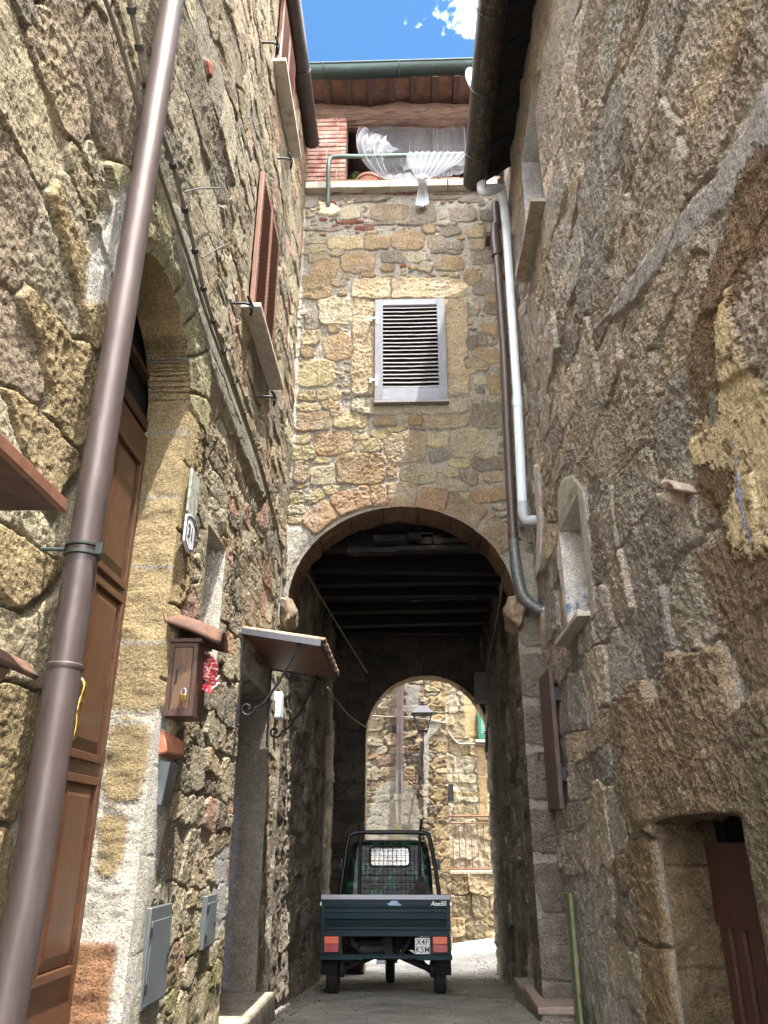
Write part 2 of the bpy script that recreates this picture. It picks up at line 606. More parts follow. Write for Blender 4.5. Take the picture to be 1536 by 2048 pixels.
def glass_material():
    mt, nt, b = nodes_of('cab_glass')
    nt.nodes.remove(b)
    o = nt.nodes['Material Output']
    g = nt.nodes.new('ShaderNodeBsdfGlossy')
    g.inputs['Roughness'].default_value = 0.05
    tr = nt.nodes.new('ShaderNodeBsdfTransparent')
    tr.inputs['Color'].default_value = (0.86, 0.86, 0.84, 1)
    a = nt.nodes.new('ShaderNodeMixShader')
    a.inputs[0].default_value = 0.08
    nt.links.new(tr.outputs[0], a.inputs[1])
    nt.links.new(g.outputs[0], a.inputs[2])
    nt.links.new(a.outputs[0], o.inputs['Surface'])
    return mt


M_glass = glass_material()

# ------------------------------------------------------------------ numpy noise
_r = np.random.RandomState(3)
PERM = np.concatenate([_r.permutation(256)] * 3)
GA = _r.rand(256) * 2 * np.pi
GX, GY = np.cos(GA), np.sin(GA)
RV = _r.rand(256)


def perlin(x, y, seed=0):
    x = x + seed * 17.31
    y = y + seed * 9.77
    xi = np.floor(x).astype(np.int64)
    yi = np.floor(y).astype(np.int64)
    xf, yf = x - xi, y - yi
    u = xf * xf * xf * (xf * (xf * 6 - 15) + 10)
    v = yf * yf * yf * (yf * (yf * 6 - 15) + 10)

    def g(ix, iy, dx, dy):
        h = PERM[PERM[ix & 255] + (iy & 255)]
        return GX[h] * dx + GY[h] * dy
    a = g(xi, yi, xf, yf)
    b = g(xi + 1, yi, xf - 1, yf)
    c = g(xi, yi + 1, xf, yf - 1)
    d = g(xi + 1, yi + 1, xf - 1, yf - 1)
    return (a * (1 - u) + b * u) * (1 - v) + (c * (1 - u) + d * u) * v


def fbm(x, y, f, octv, seed=0, gain=0.5, ridge=False):
    s, a, t = 0, 1.0, 0
    for i in range(octv):
        n = perlin(x * f, y * f, seed + i * 3)
        if ridge:
            n = 1 - 2.2 * np.abs(n) - 0.5
        s = s + n * a
        t += a
        a *= gain
        f *= 2.03
    return s / t


def worley(x, y, f, seed=0):
    x = x * f + seed * 5.3
    y = y * f + seed * 2.9
    xi = np.floor(x).astype(np.int64)
    yi = np.floor(y).astype(np.int64)
    best = np.full(x.shape, 9.0)
    for dx in (-1, 0, 1):
        for dy in (-1, 0, 1):
            h = PERM[PERM[(xi + dx) & 255] + ((yi + dy) & 255)]
            px = xi + dx + RV[h]
            py = yi + dy + RV[(h * 7 + 31) & 255]
            # radius of a pit differs from cell to cell
            d = np.hypot(x - px, y - py) / (0.35 + RV[(h * 13 + 5) & 255])
            best = np.minimum(best, d)
    return best


def sstep(a, b, x):
    t = np.clip((x - a) / (b - a), 0, 1)
    return t * t * (3 - 2 * t)


def poly_sd(P, U, V):       # signed distance to polygon, negative inside
    P = np.asarray(P, float)
    d = np.full(U.shape, 1e9)
    ins = np.zeros(U.shape, bool)
    n = len(P)
    for i in range(n):
        a, b = P[i], P[(i + 1) % n]
        ex, ey = b - a
        wx, wy = U - a[0], V - a[1]
        t = np.clip((wx * ex + wy * ey) / (ex * ex + ey * ey + 1e-12), 0, 1)
        d = np.minimum(d, (wx - ex * t) ** 2 + (wy - ey * t) ** 2)
        cond = ((a[1] > V) != (b[1] > V)) & (U < (b[0] - a[0]) * (V - a[1]) / (b[1] - a[1] + 1e-12) + a[0])
        ins ^= cond
    d = np.sqrt(d)
    return np.where(ins, -d, d)


# ------------------------------------------------------------------ masonry sheets
# site: cu, cv, a, b, angle, colour(3), protrusion, exponent, tilt_u, tilt_v, roughness
def site(cu, cv, a, b, ang, col, prot=0.015, ex=3.0, tu=0.0, tv=0.0, rg=1.0):
    return (cu, cv, a, b, ang, np.asarray(col), prot, ex, tu, tv, rg)


def courses(u0, u1, v0, v1, hr, wr, palette, seed, prot=(0.005, 0.03), tilt=0.12, split=0.25):
    R = random.Random(seed)
    out = []
    v = v0
    while v < v1:
        H = R.uniform(*hr)
        u = u0 - R.uniform(0, wr[0])
        while u < u1:
            W = R.uniform(*wr) * (0.6 + 0.4 * H / hr[1])
            col = mute(R.choice(palette), .22)
            k = R.uniform(0.82, 1.16)
            def mk(cu, cv, a, b):
                out.append(site(cu + R.uniform(-.1, .1) * W, cv + R.uniform(-.12, .12) * H, a * R.uniform(.9, 1.12), b * R.uniform(.85, 1.12),
                                R.gauss(0, 0.09), col * k, R.uniform(*prot), R.uniform(2.2, 4.0), R.gauss(0, tilt), R.gauss(0, tilt), R.uniform(.6, 1.2)))
            if R.random() < split:
                mk(u + W / 2, v + H * .27, W / 2, H * .25)
                col = R.choice(palette)
                mk(u + W / 2, v + H * .77, W / 2, H * .25)
            else:
                mk(u + W / 2, v + H / 2, W / 2, H / 2)
            u += W
        v += H
    return out


class Sheet:
    """relief field over a (u,v) grid"""

    def __init__(s, us, vs, warp=0.03, seed=1):
        s.us, s.vs = us, vs
        s.U, s.V = np.meshgrid(us, vs)            # rows = v
        s.seed = seed
        s.WU = s.U + warp * (fbm(s.U, s.V, 6, 3, seed + 50) * 1.6) + 0.006 * perlin(s.U * 40, s.V * 40, seed + 60)
        s.WV = s.V + warp * (fbm(s.U, s.V, 6, 3, seed + 70) * 1.6) + 0.006 * perlin(s.U * 40, s.V * 40, seed + 80)
        s.h = np.zeros(s.U.shape)
        s.col = np.zeros(s.U.shape + (3,))
        s.rg = np.ones(s.U.shape)
        s.mask = np.zeros(s.U.shape)

    def win(s, u0, u1, v0, v1, m=0.08):
        i0, i1 = np.searchsorted(s.vs, [v0 - m, v1 + m])
        j0, j1 = np.searchsorted(s.us, [u0 - m, u1 + m])
        return slice(i0, i1), slice(j0, j1)

    def masonry(s, sites, mortar, joint=0.10, bound=1.12, mortar_h=-0.01, amp=1.0, free=False):
        S = s.U.shape
        F1 = np.full(S, 9.0)
        F2 = np.full(S, 9.0)
        H = np.zeros(S)
        C = np.tile(mortar, S + (1,)).astype(float)
        R = np.ones(S)
        for (cu, cv, a, b, ang, col, prot, ex, tu, tv, rg) in sites:
            k = 1.05 if free else 1.7
            ext = max(a, b) * k if ang else None
            w = s.win(cu - (ext or a * k), cu + (ext or a * k), cv - (ext or b * k), cv + (ext or b * k), 0.05)
            if w[0].start >= w[0].stop or w[1].start >= w[1].stop:
                continue
            du = s.WU[w] - cu
            dv = s.WV[w] - cv
            if ang:
                c_, s_ = math.cos(ang), math.sin(ang)
                du, dv = du * c_ + dv * s_, -du * s_ + dv * c_
            F = (np.abs(du / a) ** ex + np.abs(dv / b) ** ex) ** (1 / ex)
            f1, f2 = F1[w], F2[w]
            nb = F < f1
            F2[w] = np.where(nb, f1, np.minimum(f2, F))
            F1[w] = np.where(nb, F, f1)
            H[w] = np.where(nb, prot + tu * du + tv * dv, H[w])
            C[w] = np.where(nb[..., None], col, C[w])
            R[w] = np.where(nb, rg, R[w])
        jn = 0.05 * perlin(s.U * 22, s.V * 22, s.seed + 9)
        e = np.minimum((F2 - F1) / joint, (bound - F1) / 0.10) + jn * 4
        M = sstep(0.1, 1.0, e)
        Mc = sstep(0.25, 0.6, e)
        s.h += M * (H - mortar_h) * amp + mortar_h
        s.col = np.tile(mortar, S + (1,)) * (1 - Mc[..., None]) + C * Mc[..., None]
        s.rg = 0.75 * (1 - M) + R * M
        s.mask = M

    def relief(s, big=0.03, mid=0.012, fine=0.006, pits=0.02, pitf=14, hole=0.0):
        U, V, sd = s.U, s.V, s.seed
        s.h += big * fbm(U, V, 1.3, 3, sd + 1) * 1.6
        md = fbm(U, V, 9, 4, sd + 11, 0.55)
        s.h += mid * md * 2
        s.h += fine * fbm(U, V, 38, 3, sd + 21, 0.6) * 2
        if pits:
            w = worley(U + 0.02 * fbm(U, V, 12, 2, sd + 5), V + 0.02 * fbm(U, V, 12, 2, sd + 6), pitf, sd)
            zone = sstep(-0.05, 0.25, fbm(U, V, 2.5, 3, sd + 31))
            s.h -= pits * (1 - sstep(0.25, 0.62, w)) * (0.25 + 0.75 * zone) * s.rg
            w2 = worley(U, V, pitf * 2.7, sd + 4)
            s.h -= pits * 0.35 * (1 - sstep(0.25, 0.6, w2)) * s.rg
        if hole:
            n = fbm(U, V, 4.2, 4, sd + 41)
            s.h -= hole * sstep(0.28, 0.45, n)
        s.col *= (1 + 0.22 * fbm(U, V, 3, 4, sd + 90)[..., None])

    def tint(s, col, f, lo, hi, seed, amt=1.0, sl=None):
        n = fbm(s.U, s.V, f, 5, seed, 0.55)
        m_ = sstep(lo, hi, n) * amt
        if sl is not None:
            m_ = m_ * sl
        s.col = s.col * (1 - m_[..., None]) + np.asarray(col) * m_[..., None]

    def patch(s, poly, col, h=None, rg=None, keep=0.3, edge=0.02, en=0.04, amt=1.0, fray=0):
        P = np.asarray(poly, float)
        w = s.win(P[:, 0].min(), P[:, 0].max(), P[:, 1].min(), P[:, 1].max())
        if w[0].start >= w[0].stop or w[1].start >= w[1].stop:
            return
        U, V = s.U[w], s.V[w]
        d = poly_sd(P, U, V) + en * 2 * fbm(U, V, 7, 4, s.seed + 33, 0.6)
        if fray:
            d = d + fray * (fbm(U, V, 26, 3, s.seed + 35, 0.6) + 0.15) * 2
        m_ = (1 - sstep(-edge, edge, d)) * amt
        s.col[w] = s.col[w] * (1 - m_[..., None]) + np.asarray(col) * (1 + 0.15 * fbm(U, V, 8, 4, s.seed + 44)[..., None]) * m_[..., None]
        if h is not None:
            s.h[w] = s.h[w] * (1 - m_ * (1 - keep)) + h * m_
        if rg is not None:
            s.rg[w] = s.rg[w] * (1 - m_) + rg * m_


def axis(a, b, step, marks=()):
    """grid line positions from a to b; step may be a function of position; marks are hit exactly"""
    x = a
    o = [a]
    while x < b:
        x += step(x) if callable(step) else step
        o.append(min(x, b))
    o = np.array(o)
    for mk in marks:
        if a < mk < b:
            i = np.argmin(np.abs(o - mk))
            o[i] = mk
    return np.unique(o)


def make_opening(u0, u1, v0, v1, rise=0.0, depth=0.25, rcol=None, rfun=None, amp=0.003):
    """rectangular opening with an elliptical head of the given rise springing at v1-rise"""
    uc, r = (u0 + u1) / 2, (u1 - u0) / 2
    vsp = v1 - rise

    def sd(U, V):
        body = np.maximum(np.abs(U - uc) - r, np.maximum(v0 - V, V - vsp if not rise else -1e9 * np.ones_like(V)))
        if rise:
            k = r / rise
            hd = np.hypot(U - uc, (V - vsp) * k) - r
            hd = np.where(V > vsp, hd, body)
            hd = np.maximum(hd, v0 - V)
            return hd
        return body
    return dict(sd=sd, depth=depth, rcol=rcol, rfun=rfun, amp=amp, rise=rise, marks_u=(u0, u1), marks_v=((v0, v1) if not rise else (v0,)), c=(uc, (v0 + v1) / 2))


def build_sheet(name, sh, place, openings, parent, mat=None):
    U, V, H = sh.U.copy(), sh.V.copy(), sh.h
    nr, nc = U.shape
    col = sh.col.reshape(-1, 3)
    rg = sh.rg.reshape(-1)
    du = np.gradient(sh.us)
    dv = np.gradient(sh.vs)
    cell = np.minimum(*np.meshgrid(du, dv))
    keep = np.ones((nr - 1, nc - 1), bool)
    for op in openings:
        Uc = (U[:-1, :-1] + U[1:, 1:] + U[1:, :-1] + U[:-1, 1:]) / 4
        Vc = (V[:-1, :-1] + V[1:, 1:] + V[1:, :-1] + V[:-1, 1:]) / 4
        op['hole'] = op['sd'](Uc, Vc) < 0
        keep &= ~op['hole']
    idx = np.arange(nr * nc).reshape(nr, nc)
    for op in openings:         # bring the rim of every arched opening exactly onto its curve
        if op['rise']:
            hole = op['hole']
            rim = np.zeros((nr, nc), bool)
            a_ = hole[1:, :] != hole[:-1, :]
            rim[1:-1, :-1] |= a_
            rim[1:-1, 1:] |= a_
            a_ = hole[:, 1:] != hole[:, :-1]
            rim[:-1, 1:-1] |= a_
            rim[1:, 1:-1] |= a_
            u_, v_ = U[rim], V[rim]
            e = 1e-4
            for _ in range(4):
                d = op['sd'](u_, v_)
                gx = (op['sd'](u_ + e, v_) - op['sd'](u_ - e, v_)) / (2 * e)
                gy = (op['sd'](u_, v_ + e) - op['sd'](u_, v_ - e)) / (2 * e)
                g2 = gx * gx + gy * gy + 1e-9
                u_, v_ = u_ - d * gx / g2, v_ - d * gy / g2
            U[rim], V[rim] = u_, v_
    pts = [place(U.reshape(-1), V.reshape(-1), H.reshape(-1))]
    q = np.stack([idx[:-1, :-1], idx[:-1, 1:], idx[1:, 1:], idx[1:, :-1]], -1)[keep]
    faces = [q]
    cols = [col]
    rgs = [rg]
    base = nr * nc
    for op in openings:
        hole = op['hole']
        # edges between kept and hole faces
        ed = []
        vmask = hole[1:, :] != hole[:-1, :]       # horizontal edges at row i+1
        ii, jj = np.nonzero(vmask)
        ed.append(np.stack([idx[ii + 1, jj], idx[ii + 1, jj + 1]], -1))
        hmask = hole[:, 1:] != hole[:, :-1]
        ii, jj = np.nonzero(hmask)
        ed.append(np.stack([idx[ii, jj + 1], idx[ii + 1, jj + 1]], -1))
        ed = np.concatenate(ed)
        if not len(ed):
            continue
        if op['rise']:          # weld rim points that fell together on the curve
            Uf, Vf = U.reshape(-1), V.reshape(-1)
            ln = np.hypot(Uf[ed[:, 0]] - Uf[ed[:, 1]], Vf[ed[:, 0]] - Vf[ed[:, 1]])
            short = ln < 0.55 * np.median(ln)
            rep = {}
            for a_, b_ in ed[short]:
                a_, b_ = int(a_), int(b_)
                while a_ in rep:
                    a_ = rep[a_]
                while b_ in rep:
                    b_ = rep[b_]
                if a_ != b_:
                    rep[b_] = a_

            def top_(i):
                i = int(i)
                while i in rep:
                    i = rep[i]
                return i
            ed = np.array([(top_(a_), top_(b_)) for a_, b_ in ed])
            ed = ed[ed[:, 0] != ed[:, 1]]
        vid, inv = np.unique(ed.reshape(-1), return_inverse=True)
        inv = inv.reshape(-1, 2)
        ns = max(2, int(op['depth'] / 0.02))
        u_, v_, h_ = U.reshape(-1)[vid], V.reshape(-1)[vid], H.reshape(-1)[vid]
        e = 1e-4
        gx = (op['sd'](u_ + e, v_) - op['sd'](u_ - e, v_)) / (2 * e)
        gy = (op['sd'](u_, v_ + e) - op['sd'](u_, v_ - e)) / (2 * e)
        gl = np.hypot(gx, gy) + 1e-9
        gx, gy = gx / gl, gy / gl
        nv = len(vid)
        lay = []
        for k in range(ns + 1):
            t = k / ns
            dd = h_ * (1 - t) - op['depth'] * t
            s_ = u_ * 3.1 + v_ * 2.7
            w = op['amp'] * (fbm(v_ + .6 * u_, dd + .4 * u_, 8, 3, 77, .6) * 4) * min(1, t * 5)
            lay.append(place(u_ + gx * w, v_ + gy * w, dd))
            if op['rfun']:
                c_, r_ = op['rfun'](u_, v_, dd)
            else:
                c_ = np.tile(op['rcol'] if op['rcol'] is not None else np.array([.3, .3, .3]), (nv, 1))
                r_ = np.full(nv, 0.4)
            cols.append(c_)
            rgs.append(r_)
        pts += lay
        L = base + np.arange((ns + 1) * nv).reshape(ns + 1, nv)
        for k in range(ns):
            faces.append(np.stack([L[k][inv[:, 0]], L[k][inv[:, 1]], L[k + 1][inv[:, 1]], L[k + 1][inv[:, 0]]], -1))
        base += (ns + 1) * nv
    P = np.concatenate(pts)
    Fc = np.concatenate(faces)
    off = np.array(ORG.get(root_of(parent).name, Vector((0, 0, 0)))) if parent else np.zeros(3)
    P = P - off
    # drop unused vertices
    used = np.zeros(len(P), bool)
    used[Fc.reshape(-1)] = True
    remap = np.cumsum(used) - 1
    Fc = remap[Fc]
    P = P[used]
    cc = np.concatenate(cols)[used]
    rr = np.concatenate(rgs)[used]
    me = bpy.data.meshes.new(name)
    me.vertices.add(len(P))
    me.vertices.foreach_set('co', P.astype(np.float32).reshape(-1))
    me.loops.add(Fc.size)
    me.loops.foreach_set('vertex_index', Fc.astype(np.int32).reshape(-1))
    me.polygons.add(len(Fc))
    me.polygons.foreach_set('loop_start', np.arange(0, Fc.size, 4, dtype=np.int32))
    me.polygons.foreach_set('loop_total', np.full(len(Fc), 4, np.int32))
    me.polygons.foreach_set('use_smooth', np.ones(len(Fc), bool))
    me.update(calc_edges=True)
    a = me.attributes.new('Col', 'FLOAT_COLOR', 'POINT')
    a.data.foreach_set('color', np.concatenate([np.clip(cc, 0.01, 0.85), np.ones((len(cc), 1))], 1).astype(np.float32).reshape(-1))
    a = me.attributes.new('Rgh', 'FLOAT', 'POINT')
    a.data.foreach_set('value', rr.astype(np.float32))
    me.materials.append(mat or STONE)
    o = link(bpy.data.objects.new(name, me))
    if parent:
        o.parent = parent
    return o


# stone colours (base albedo)
ORANGE = lin(188, 158, 114)
BROWN = lin(170, 146, 116)
TAN = lin(190, 168, 134)
YELLOW = lin(206, 186, 138)
BRIGHT = lin(212, 196, 140)
CREAM = lin(200, 186, 152)
PURPLE = lin(160, 146, 128)
GREYST = lin(150, 142, 128)
REDB = lin(158, 92, 74)
MORTAR = lin(170, 166, 158)
WHITE = lin(188, 184, 174)

# =================================================================== GROUND
def ground_z(x, y):
    z = -0.08 * (np.clip(y, -8, 11.6) - 8.95)
    z = z + np.clip(y - 12.2, 0, 1.5) * 0.0 + np.clip(y - 11.9, 0, 2.5) * np.clip(x - 0.2, -0.5, 3) * 0.05
    return z


gx_ = np.unique(np.concatenate([np.linspace(-60, -3, 12), np.linspace(-3, 4, 120), np.linspace(4, 60, 12)]))
gy_ = np.unique(np.concatenate([np.linspace(-60, 4, 20), np.linspace(4, 16, 300), np.linspace(16, 80, 16)]))
GXX, GYY = np.meshgrid(gx_, gy_)
GZ = ground_z(GXX, GYY) + 0.006 * fbm(GXX, GYY, 1.5, 4, 5) + 0.002 * fbm(GXX, GYY, 12, 3, 8)
g = MB()
g.grid(np.stack([GXX, GYY, GZ], -1))


def paving_material():
    mt, nt, b = nodes_of('worn_stone_paving')
    tc = nt.nodes.new('ShaderNodeTexCoord')
    mp_ = nt.nodes.new('ShaderNodeMapping')
    mp_.inputs['Rotation'].default_value = (0, 0, math.radians(31))
    nt.links.new(tc.outputs['Object'], mp_.inputs['Vector'])
    br = nt.nodes.new('ShaderNodeTexBrick')
    br.inputs['Color1'].default_value = (*lin(150, 146, 140), 1)
    br.inputs['Color2'].default_value = (*lin(134, 130, 124), 1)
    br.inputs['Mortar'].default_value = (*lin(170, 166, 158), 1)
    br.inputs['Scale'].default_value = 1.0
    br.inputs['Mortar Size'].default_value = 0.012
    br.inputs['Mortar Smooth'].default_value = 0.3
    br.inputs['Brick Width'].default_value = 0.62
    br.inputs['Row Height'].default_value = 0.42
    nt.links.new(mp_.outputs['Vector'], br.inputs['Vector'])
    n = noise_node(nt, 2.5, 8, 0.65, tc.outputs['Object'])
    r = ramp(nt, n.outputs['Fac'], [(0.32, (0.55, 0.55, 0.56)), (0.5, (0.9, 0.9, 0.88)), (0.68, (1.2, 1.18, 1.12))])
    n2 = noise_node(nt, 60, 5, 0.7, tc.outputs['Object'])
    r2 = ramp(nt, n2.outputs['Fac'], [(0.3, (0.8, 0.8, 0.8)), (0.7, (1.15, 1.15, 1.15))])
    c = mul(nt, br.outputs['Color'], r.outputs['Color'])
    c = mul(nt, c, r2.outputs['Color'])
    nt.links.new(c, b.inputs['Base Color'])
    b.inputs['Roughness'].default_value = 0.8
    p = bump(nt, b, n2.outputs['Fac'], 0.4, 0.006)
    bump(nt, b, n.outputs['Fac'], 0.5, 0.02, p)
    return mt


struct(g.build('ground', paving_material()))
lit = MB()
Rl = random.Random(12)
for k in range(900):
    y = Rl.uniform(6.4, 13.5)
    x = Rl.choice([-1.06 + abs(Rl.gauss(0, .10)), 1.06 - abs(Rl.gauss(0, .12)), Rl.uniform(-1, 1)])
    z = float(ground_z(x, y)) + .004
    s_ = Rl.uniform(.003, .011)
    c_, n_ = math.cos(k), math.sin(k)
    lit.hexa([(x - s_ * c_, y - s_ * n_, z - .004), (x + s_ * n_, y - s_ * c_, z - .004), (x + s_ * c_, y + s_ * n_, z - .004), (x - s_ * n_, y + s_ * c_, z - .004),
              (x - s_ * .6 * c_, y - s_ * .6 * n_, z + s_ * .5), (x + s_ * .6 * n_, y - s_ * .6 * c_, z + s_ * .7), (x + s_ * .6 * c_, y + s_ * .6 * n_, z + s_ * .5), (x - s_ * .6 * n_, y + s_ * .6 * c_, z + s_ * .6)])
lo_ = lit.build('grit', simple('alley_grit', lin(112, 100, 84), .95, 0, .4, 4), smooth=False)
lo_['label'] = 'loose grit and crumbs of stone along the foot of the alley walls'
lo_['category'] = 'grit'
lo_['kind'] = 'stuff'

# =================================================================== LEFT HOUSE
XL, XR, YF = -1.14, 1.2, 6.9
PL = lambda x, y: tuple(onX(x, y, XL)[1:])
PR = lambda x, y: tuple(onX(x, y, XR)[1:])
PF = lambda x, y: (onY(x, y, YF)[0], onY(x, y, YF)[2])

left_house = thing('stone_house', 'tall sunlit tufa stone house on the left with an arched wooden door', 'house', (XL, 3.0, 0.4))

door_op = make_opening(2.5, 3.55, 0.3, 3.87, 0.47, 0.22)
niche_op = make_opening(4.15, 4.58, 2.2, 3.06, 0.0, 0.26, WHITE * 1.0)
side_op = make_opening(5.36, 6.56, -0.2, 2.45, 0.0, 0.42)
shw1_op = make_opening(4.62, 5.42, 4.93, 6.3, 0.0, 0.1, WHITE * 0.7)
shw2_op = make_opening(4.86, 5.66, 7.8, 8.85, 0.0, 0.1, WHITE * 0.7)


def door_reveal(u, v, d):
    # squared blocks of yellow tufa down to 1.7 m, then loose stones bedded in white lime
    k = (v + 0.03 * fbm(u * 3 + d, v, 5, 3, 4)) / 0.37
    f = k - np.floor(k)
    idx = np.floor(k).astype(int)
    tone = 0.9 + 0.25 * RV[(idx * 37) & 255]
    c = lin(182, 164, 128)[None, :] * tone[:, None] * (1 + 0.25 * fbm(v, d, 9, 4, 6))[:, None]
    j = (1 - sstep(0.0, 0.05, np.minimum(f, 1 - f)))
    c = c * (1 - j[:, None]) + WHITE * 0.8 * j[:, None]
    low = sstep(1.93, 1.88, v + .02 * fbm(v, d, 9, 3, 8)) * (u > 3.2)
    nn = .35 * fbm(v, d, 9, 4, 8)
    st = np.zeros(len(u))
    for (zc, hz_, dc, hd_) in ((1.70, .175, -.10, .085), (1.37, .13, -.125, .055)):
        st = np.maximum(st, sstep(1.1, .95, (np.abs((v - zc) / hz_) ** 3 + np.abs((d - dc) / hd_) ** 3) ** (1 / 3) + nn))
    isl = low * (1 - st)
    c = c * (1 - isl[:, None]) + WHITE * 1.02 * isl[:, None]
    br = low * sstep(1.0, .97, v) * sstep(-.05, -.06, d)
    c = c * (1 - br[:, None]) + lin(172, 132, 102) * (1 + .5 * fbm(v * 3, d, 8, 3, 2))[:, None] * br[:, None]
    isl = isl * (1 - br)
    r = np.full(len(u), 0.9) * (1 - isl) + 0.35 * isl
    return c, r


door_op['rfun'] = door_reveal
door_op['amp'] = 0.005


def grey_reveal(u, v, d):
    n = fbm(v, d * 2 + u, 3, 5, 12)
    c = lin(128, 122, 112) * (1 + 0.35 * n)[:, None]
    lav = sstep(-0.18, -0.24, d + 0.05 * n) * sstep(1.9, 1.6, v)
    c = c * (1 - lav[:, None]) + lin(150, 150, 162) * lav[:, None]
    return c, np.full(len(u), 0.35)


side_op['rfun'] = grey_reveal
side_op['amp'] = 0.006

stepL = lambda y: float(np.clip(0.0032 * y * y * 0.55, 0.006, 0.013)) if y > 1.5 else 0.02
us = np.unique(np.concatenate([np.linspace(-1.5, 0.9, 60), axis(1.0, 6.93, stepL, (2.5, 3.55, 4.15, 4.58, 5.36, 6.56, 4.62, 5.42, 4.86, 5.66))]))
vs = np.unique(np.concatenate([axis(-0.4, 0.6, 0.02), axis(0.6, 4.2, 0.0065, (2.2, 3.06, 2.45)), axis(4.2, 9.15, 0.010, (4.93, 6.3, 7.8, 8.85))]))
sh = Sheet(us, vs, 0.022, 11)
palL = [.98 * mute(c_, .12) for c_ in (lin(172, 160, 128), lin(160, 148, 120), lin(184, 168, 128), lin(178, 160, 126), lin(150, 140, 120), lin(190, 178, 140), lin(164, 144, 116), TAN, CREAM * .9)]
big = courses(-2, 3.9, 0.2, 9.4, (0.26, 0.44), (0.3, 0.75), palL, 21, (0.0, 0.016), 0.03, 0.15)
big = [q for q in big if not (2.2 < q[0] < 3.9 and q[1] < 4.2)]
small = courses(3.85, 7.1, 0.0, 9.4, (0.15, 0.30), (0.16, 0.42), palL + [lin(186, 150, 126)], 22, (0.0, 0.014), 0.035, 0.3)
around = [site(2.42 - .3, z_, .26, .19, 0, lin(178, 160, 124) * rnd.uniform(.85, 1.1), .02, 3.5) for z_ in np.arange(.4, 3.6, .4)]
around += [site(3.68, z_, rnd.uniform(.13, .2), .185, 0, lin(180, 162, 126) * rnd.uniform(.85, 1.1), .03, 4, 0, 0, .9) for z_ in np.arange(.38, 3.7, .37)]
for k in range(9):      # smooth cut stones of the door arch
    a_ = math.pi * (k + .5) / 9
    around.append(site(3.025 + .70 * math.cos(a_), 3.40 + .66 * math.sin(a_), .17, .125, a_, lin(150, 146, 118) * rnd.uniform(.95, 1.06), .035, 5, 0, 0, .45))
sh.masonry(big + small + around, lin(156, 148, 130), 0.10, 1.25, -0.009)
sh.relief(0.022, 0.0062, 0.0036, 0.0060, 22, 0.007)
sh.tint(lin(140, 136, 122), 1.2, 0.0, 0.35, 101, 0.4)
sh.tint(lin(196, 180, 138), 2.2, 0.1, 0.4, 102, 0.4)
sh.tint(lin(120, 108, 88), 5, 0.12, 0.35, 103, 0.4)
# moss and grime low on the wall between the two doors
sh.tint(lin(98, 104, 60), 5, -0.15, 0.25, 104, 0.75, sstep(1.35, 0.7, sh.V) * sstep(3.5, 3.8, sh.U))
# lime plaster patches
sh.patch([PL(155, 600), PL(180, 480), PL(215, 390), PL(262, 370), PL(262, 440), PL(225, 500), PL(205, 600)], lin(186, 184, 178), 0.015, 0.4, 0.25)
sh.patch([PL(330, 400), PL(365, 430), PL(420, 640), PL(480, 830), PL(535, 980), PL(520, 1000), PL(455, 850), PL(380, 640), PL(330, 470)], lin(148, 144, 132), 0.03, 0.5, 0.3)
sh.patch([(3.5, 1.95), (3.66, 1.92), (3.86, 1.72), (3.86, 1.45), (3.8, 1.2), (3.72, 0.9), (3.66, 0.5), (3.5, 0.4)], lin(190, 187, 180), 0.012, 0.5, 0.10, 0.02, .03)
sh.patch([(3.7, 1.2), (3.95, 1.3), (4.2, 1.0), (4.1, .5), (3.6, .4)], lin(168, 164, 152), 0.0, 1.0, 0.5, 0.04, .05, .7)
sh.patch([(4.9, 1.3), (5.3, 1.35), (5.3, 0.9), (5.1, 0.85)], lin(150, 150, 150), 0.0, 0.3, 0.3)
sh.patch([PL(405, 120), PL(418, 125), PL(416, 160), PL(408, 150)], REDB, 0.03, 0.4, 0.3, 0.01, 0.01)
sh.patch([PL(20, 1650), PL(60, 1540), PL(75, 1700), PL(45, 1800), PL(0, 1800)], WHITE, 0.0, 0.4, 0.4)
op_l = [door_op, niche_op, side_op, shw1_op, shw2_op]
for k_, op in enumerate(op_l):      # calm the relief at the openings
    d_ = op['sd'](sh.U, sh.V)
    f_ = sstep(0.0, 0.10 if k_ != 2 else 0.05, d_)
    sh.h = sh.h * (0.25 + 0.75 * f_)
build_sheet('wall', sh, lambda u, v, d: np.stack([XL + d, u, v], -1), op_l, left_house)
MB().box(-6, XL - .5, -1.5, 6.9, -.5, 9.1).build('back_wall', simple('inner_masonry', lin(120, 110, 96), 0.9), left_house, smooth=False)
# roof
r_ = MB()
r_.hexa([(-6.2, -1.5, 10.9), (-1.05, -1.5, 9.16), (-1.05, 6.95, 9.16), (-6.2, 6.95, 10.9), (-6.2, -1.5, 11.0), (-1.05, -1.5, 9.26), (-1.05, 6.95, 9.26), (-6.2, 6.95, 11.0)])
r_.build('roof', M_terradark, left_house, smooth=False)
gt = MB()
ge = onY(624, 290, 6.7)
n_ = 14
gr = []
for yy in (-1.5, 2, 4, 5.4, ge[1]):
    row = []
    for k in range(n_ + 1):
        a_ = math.pi + math.pi * k / n_
        row.append((ge[0] + .085 * math.cos(a_), yy, ge[2] + .03 + .085 * math.sin(a_)))
    gr.append(row)
gt.grid(gr)
gt.add([(ge[0] + .085 * math.cos(math.pi + math.pi * k / n_), ge[1] + .002, ge[2] + .03 + .085 * math.sin(math.pi + math.pi * k / n_)) for k in range(n_ + 1)], [tuple(range(n_ + 1))])
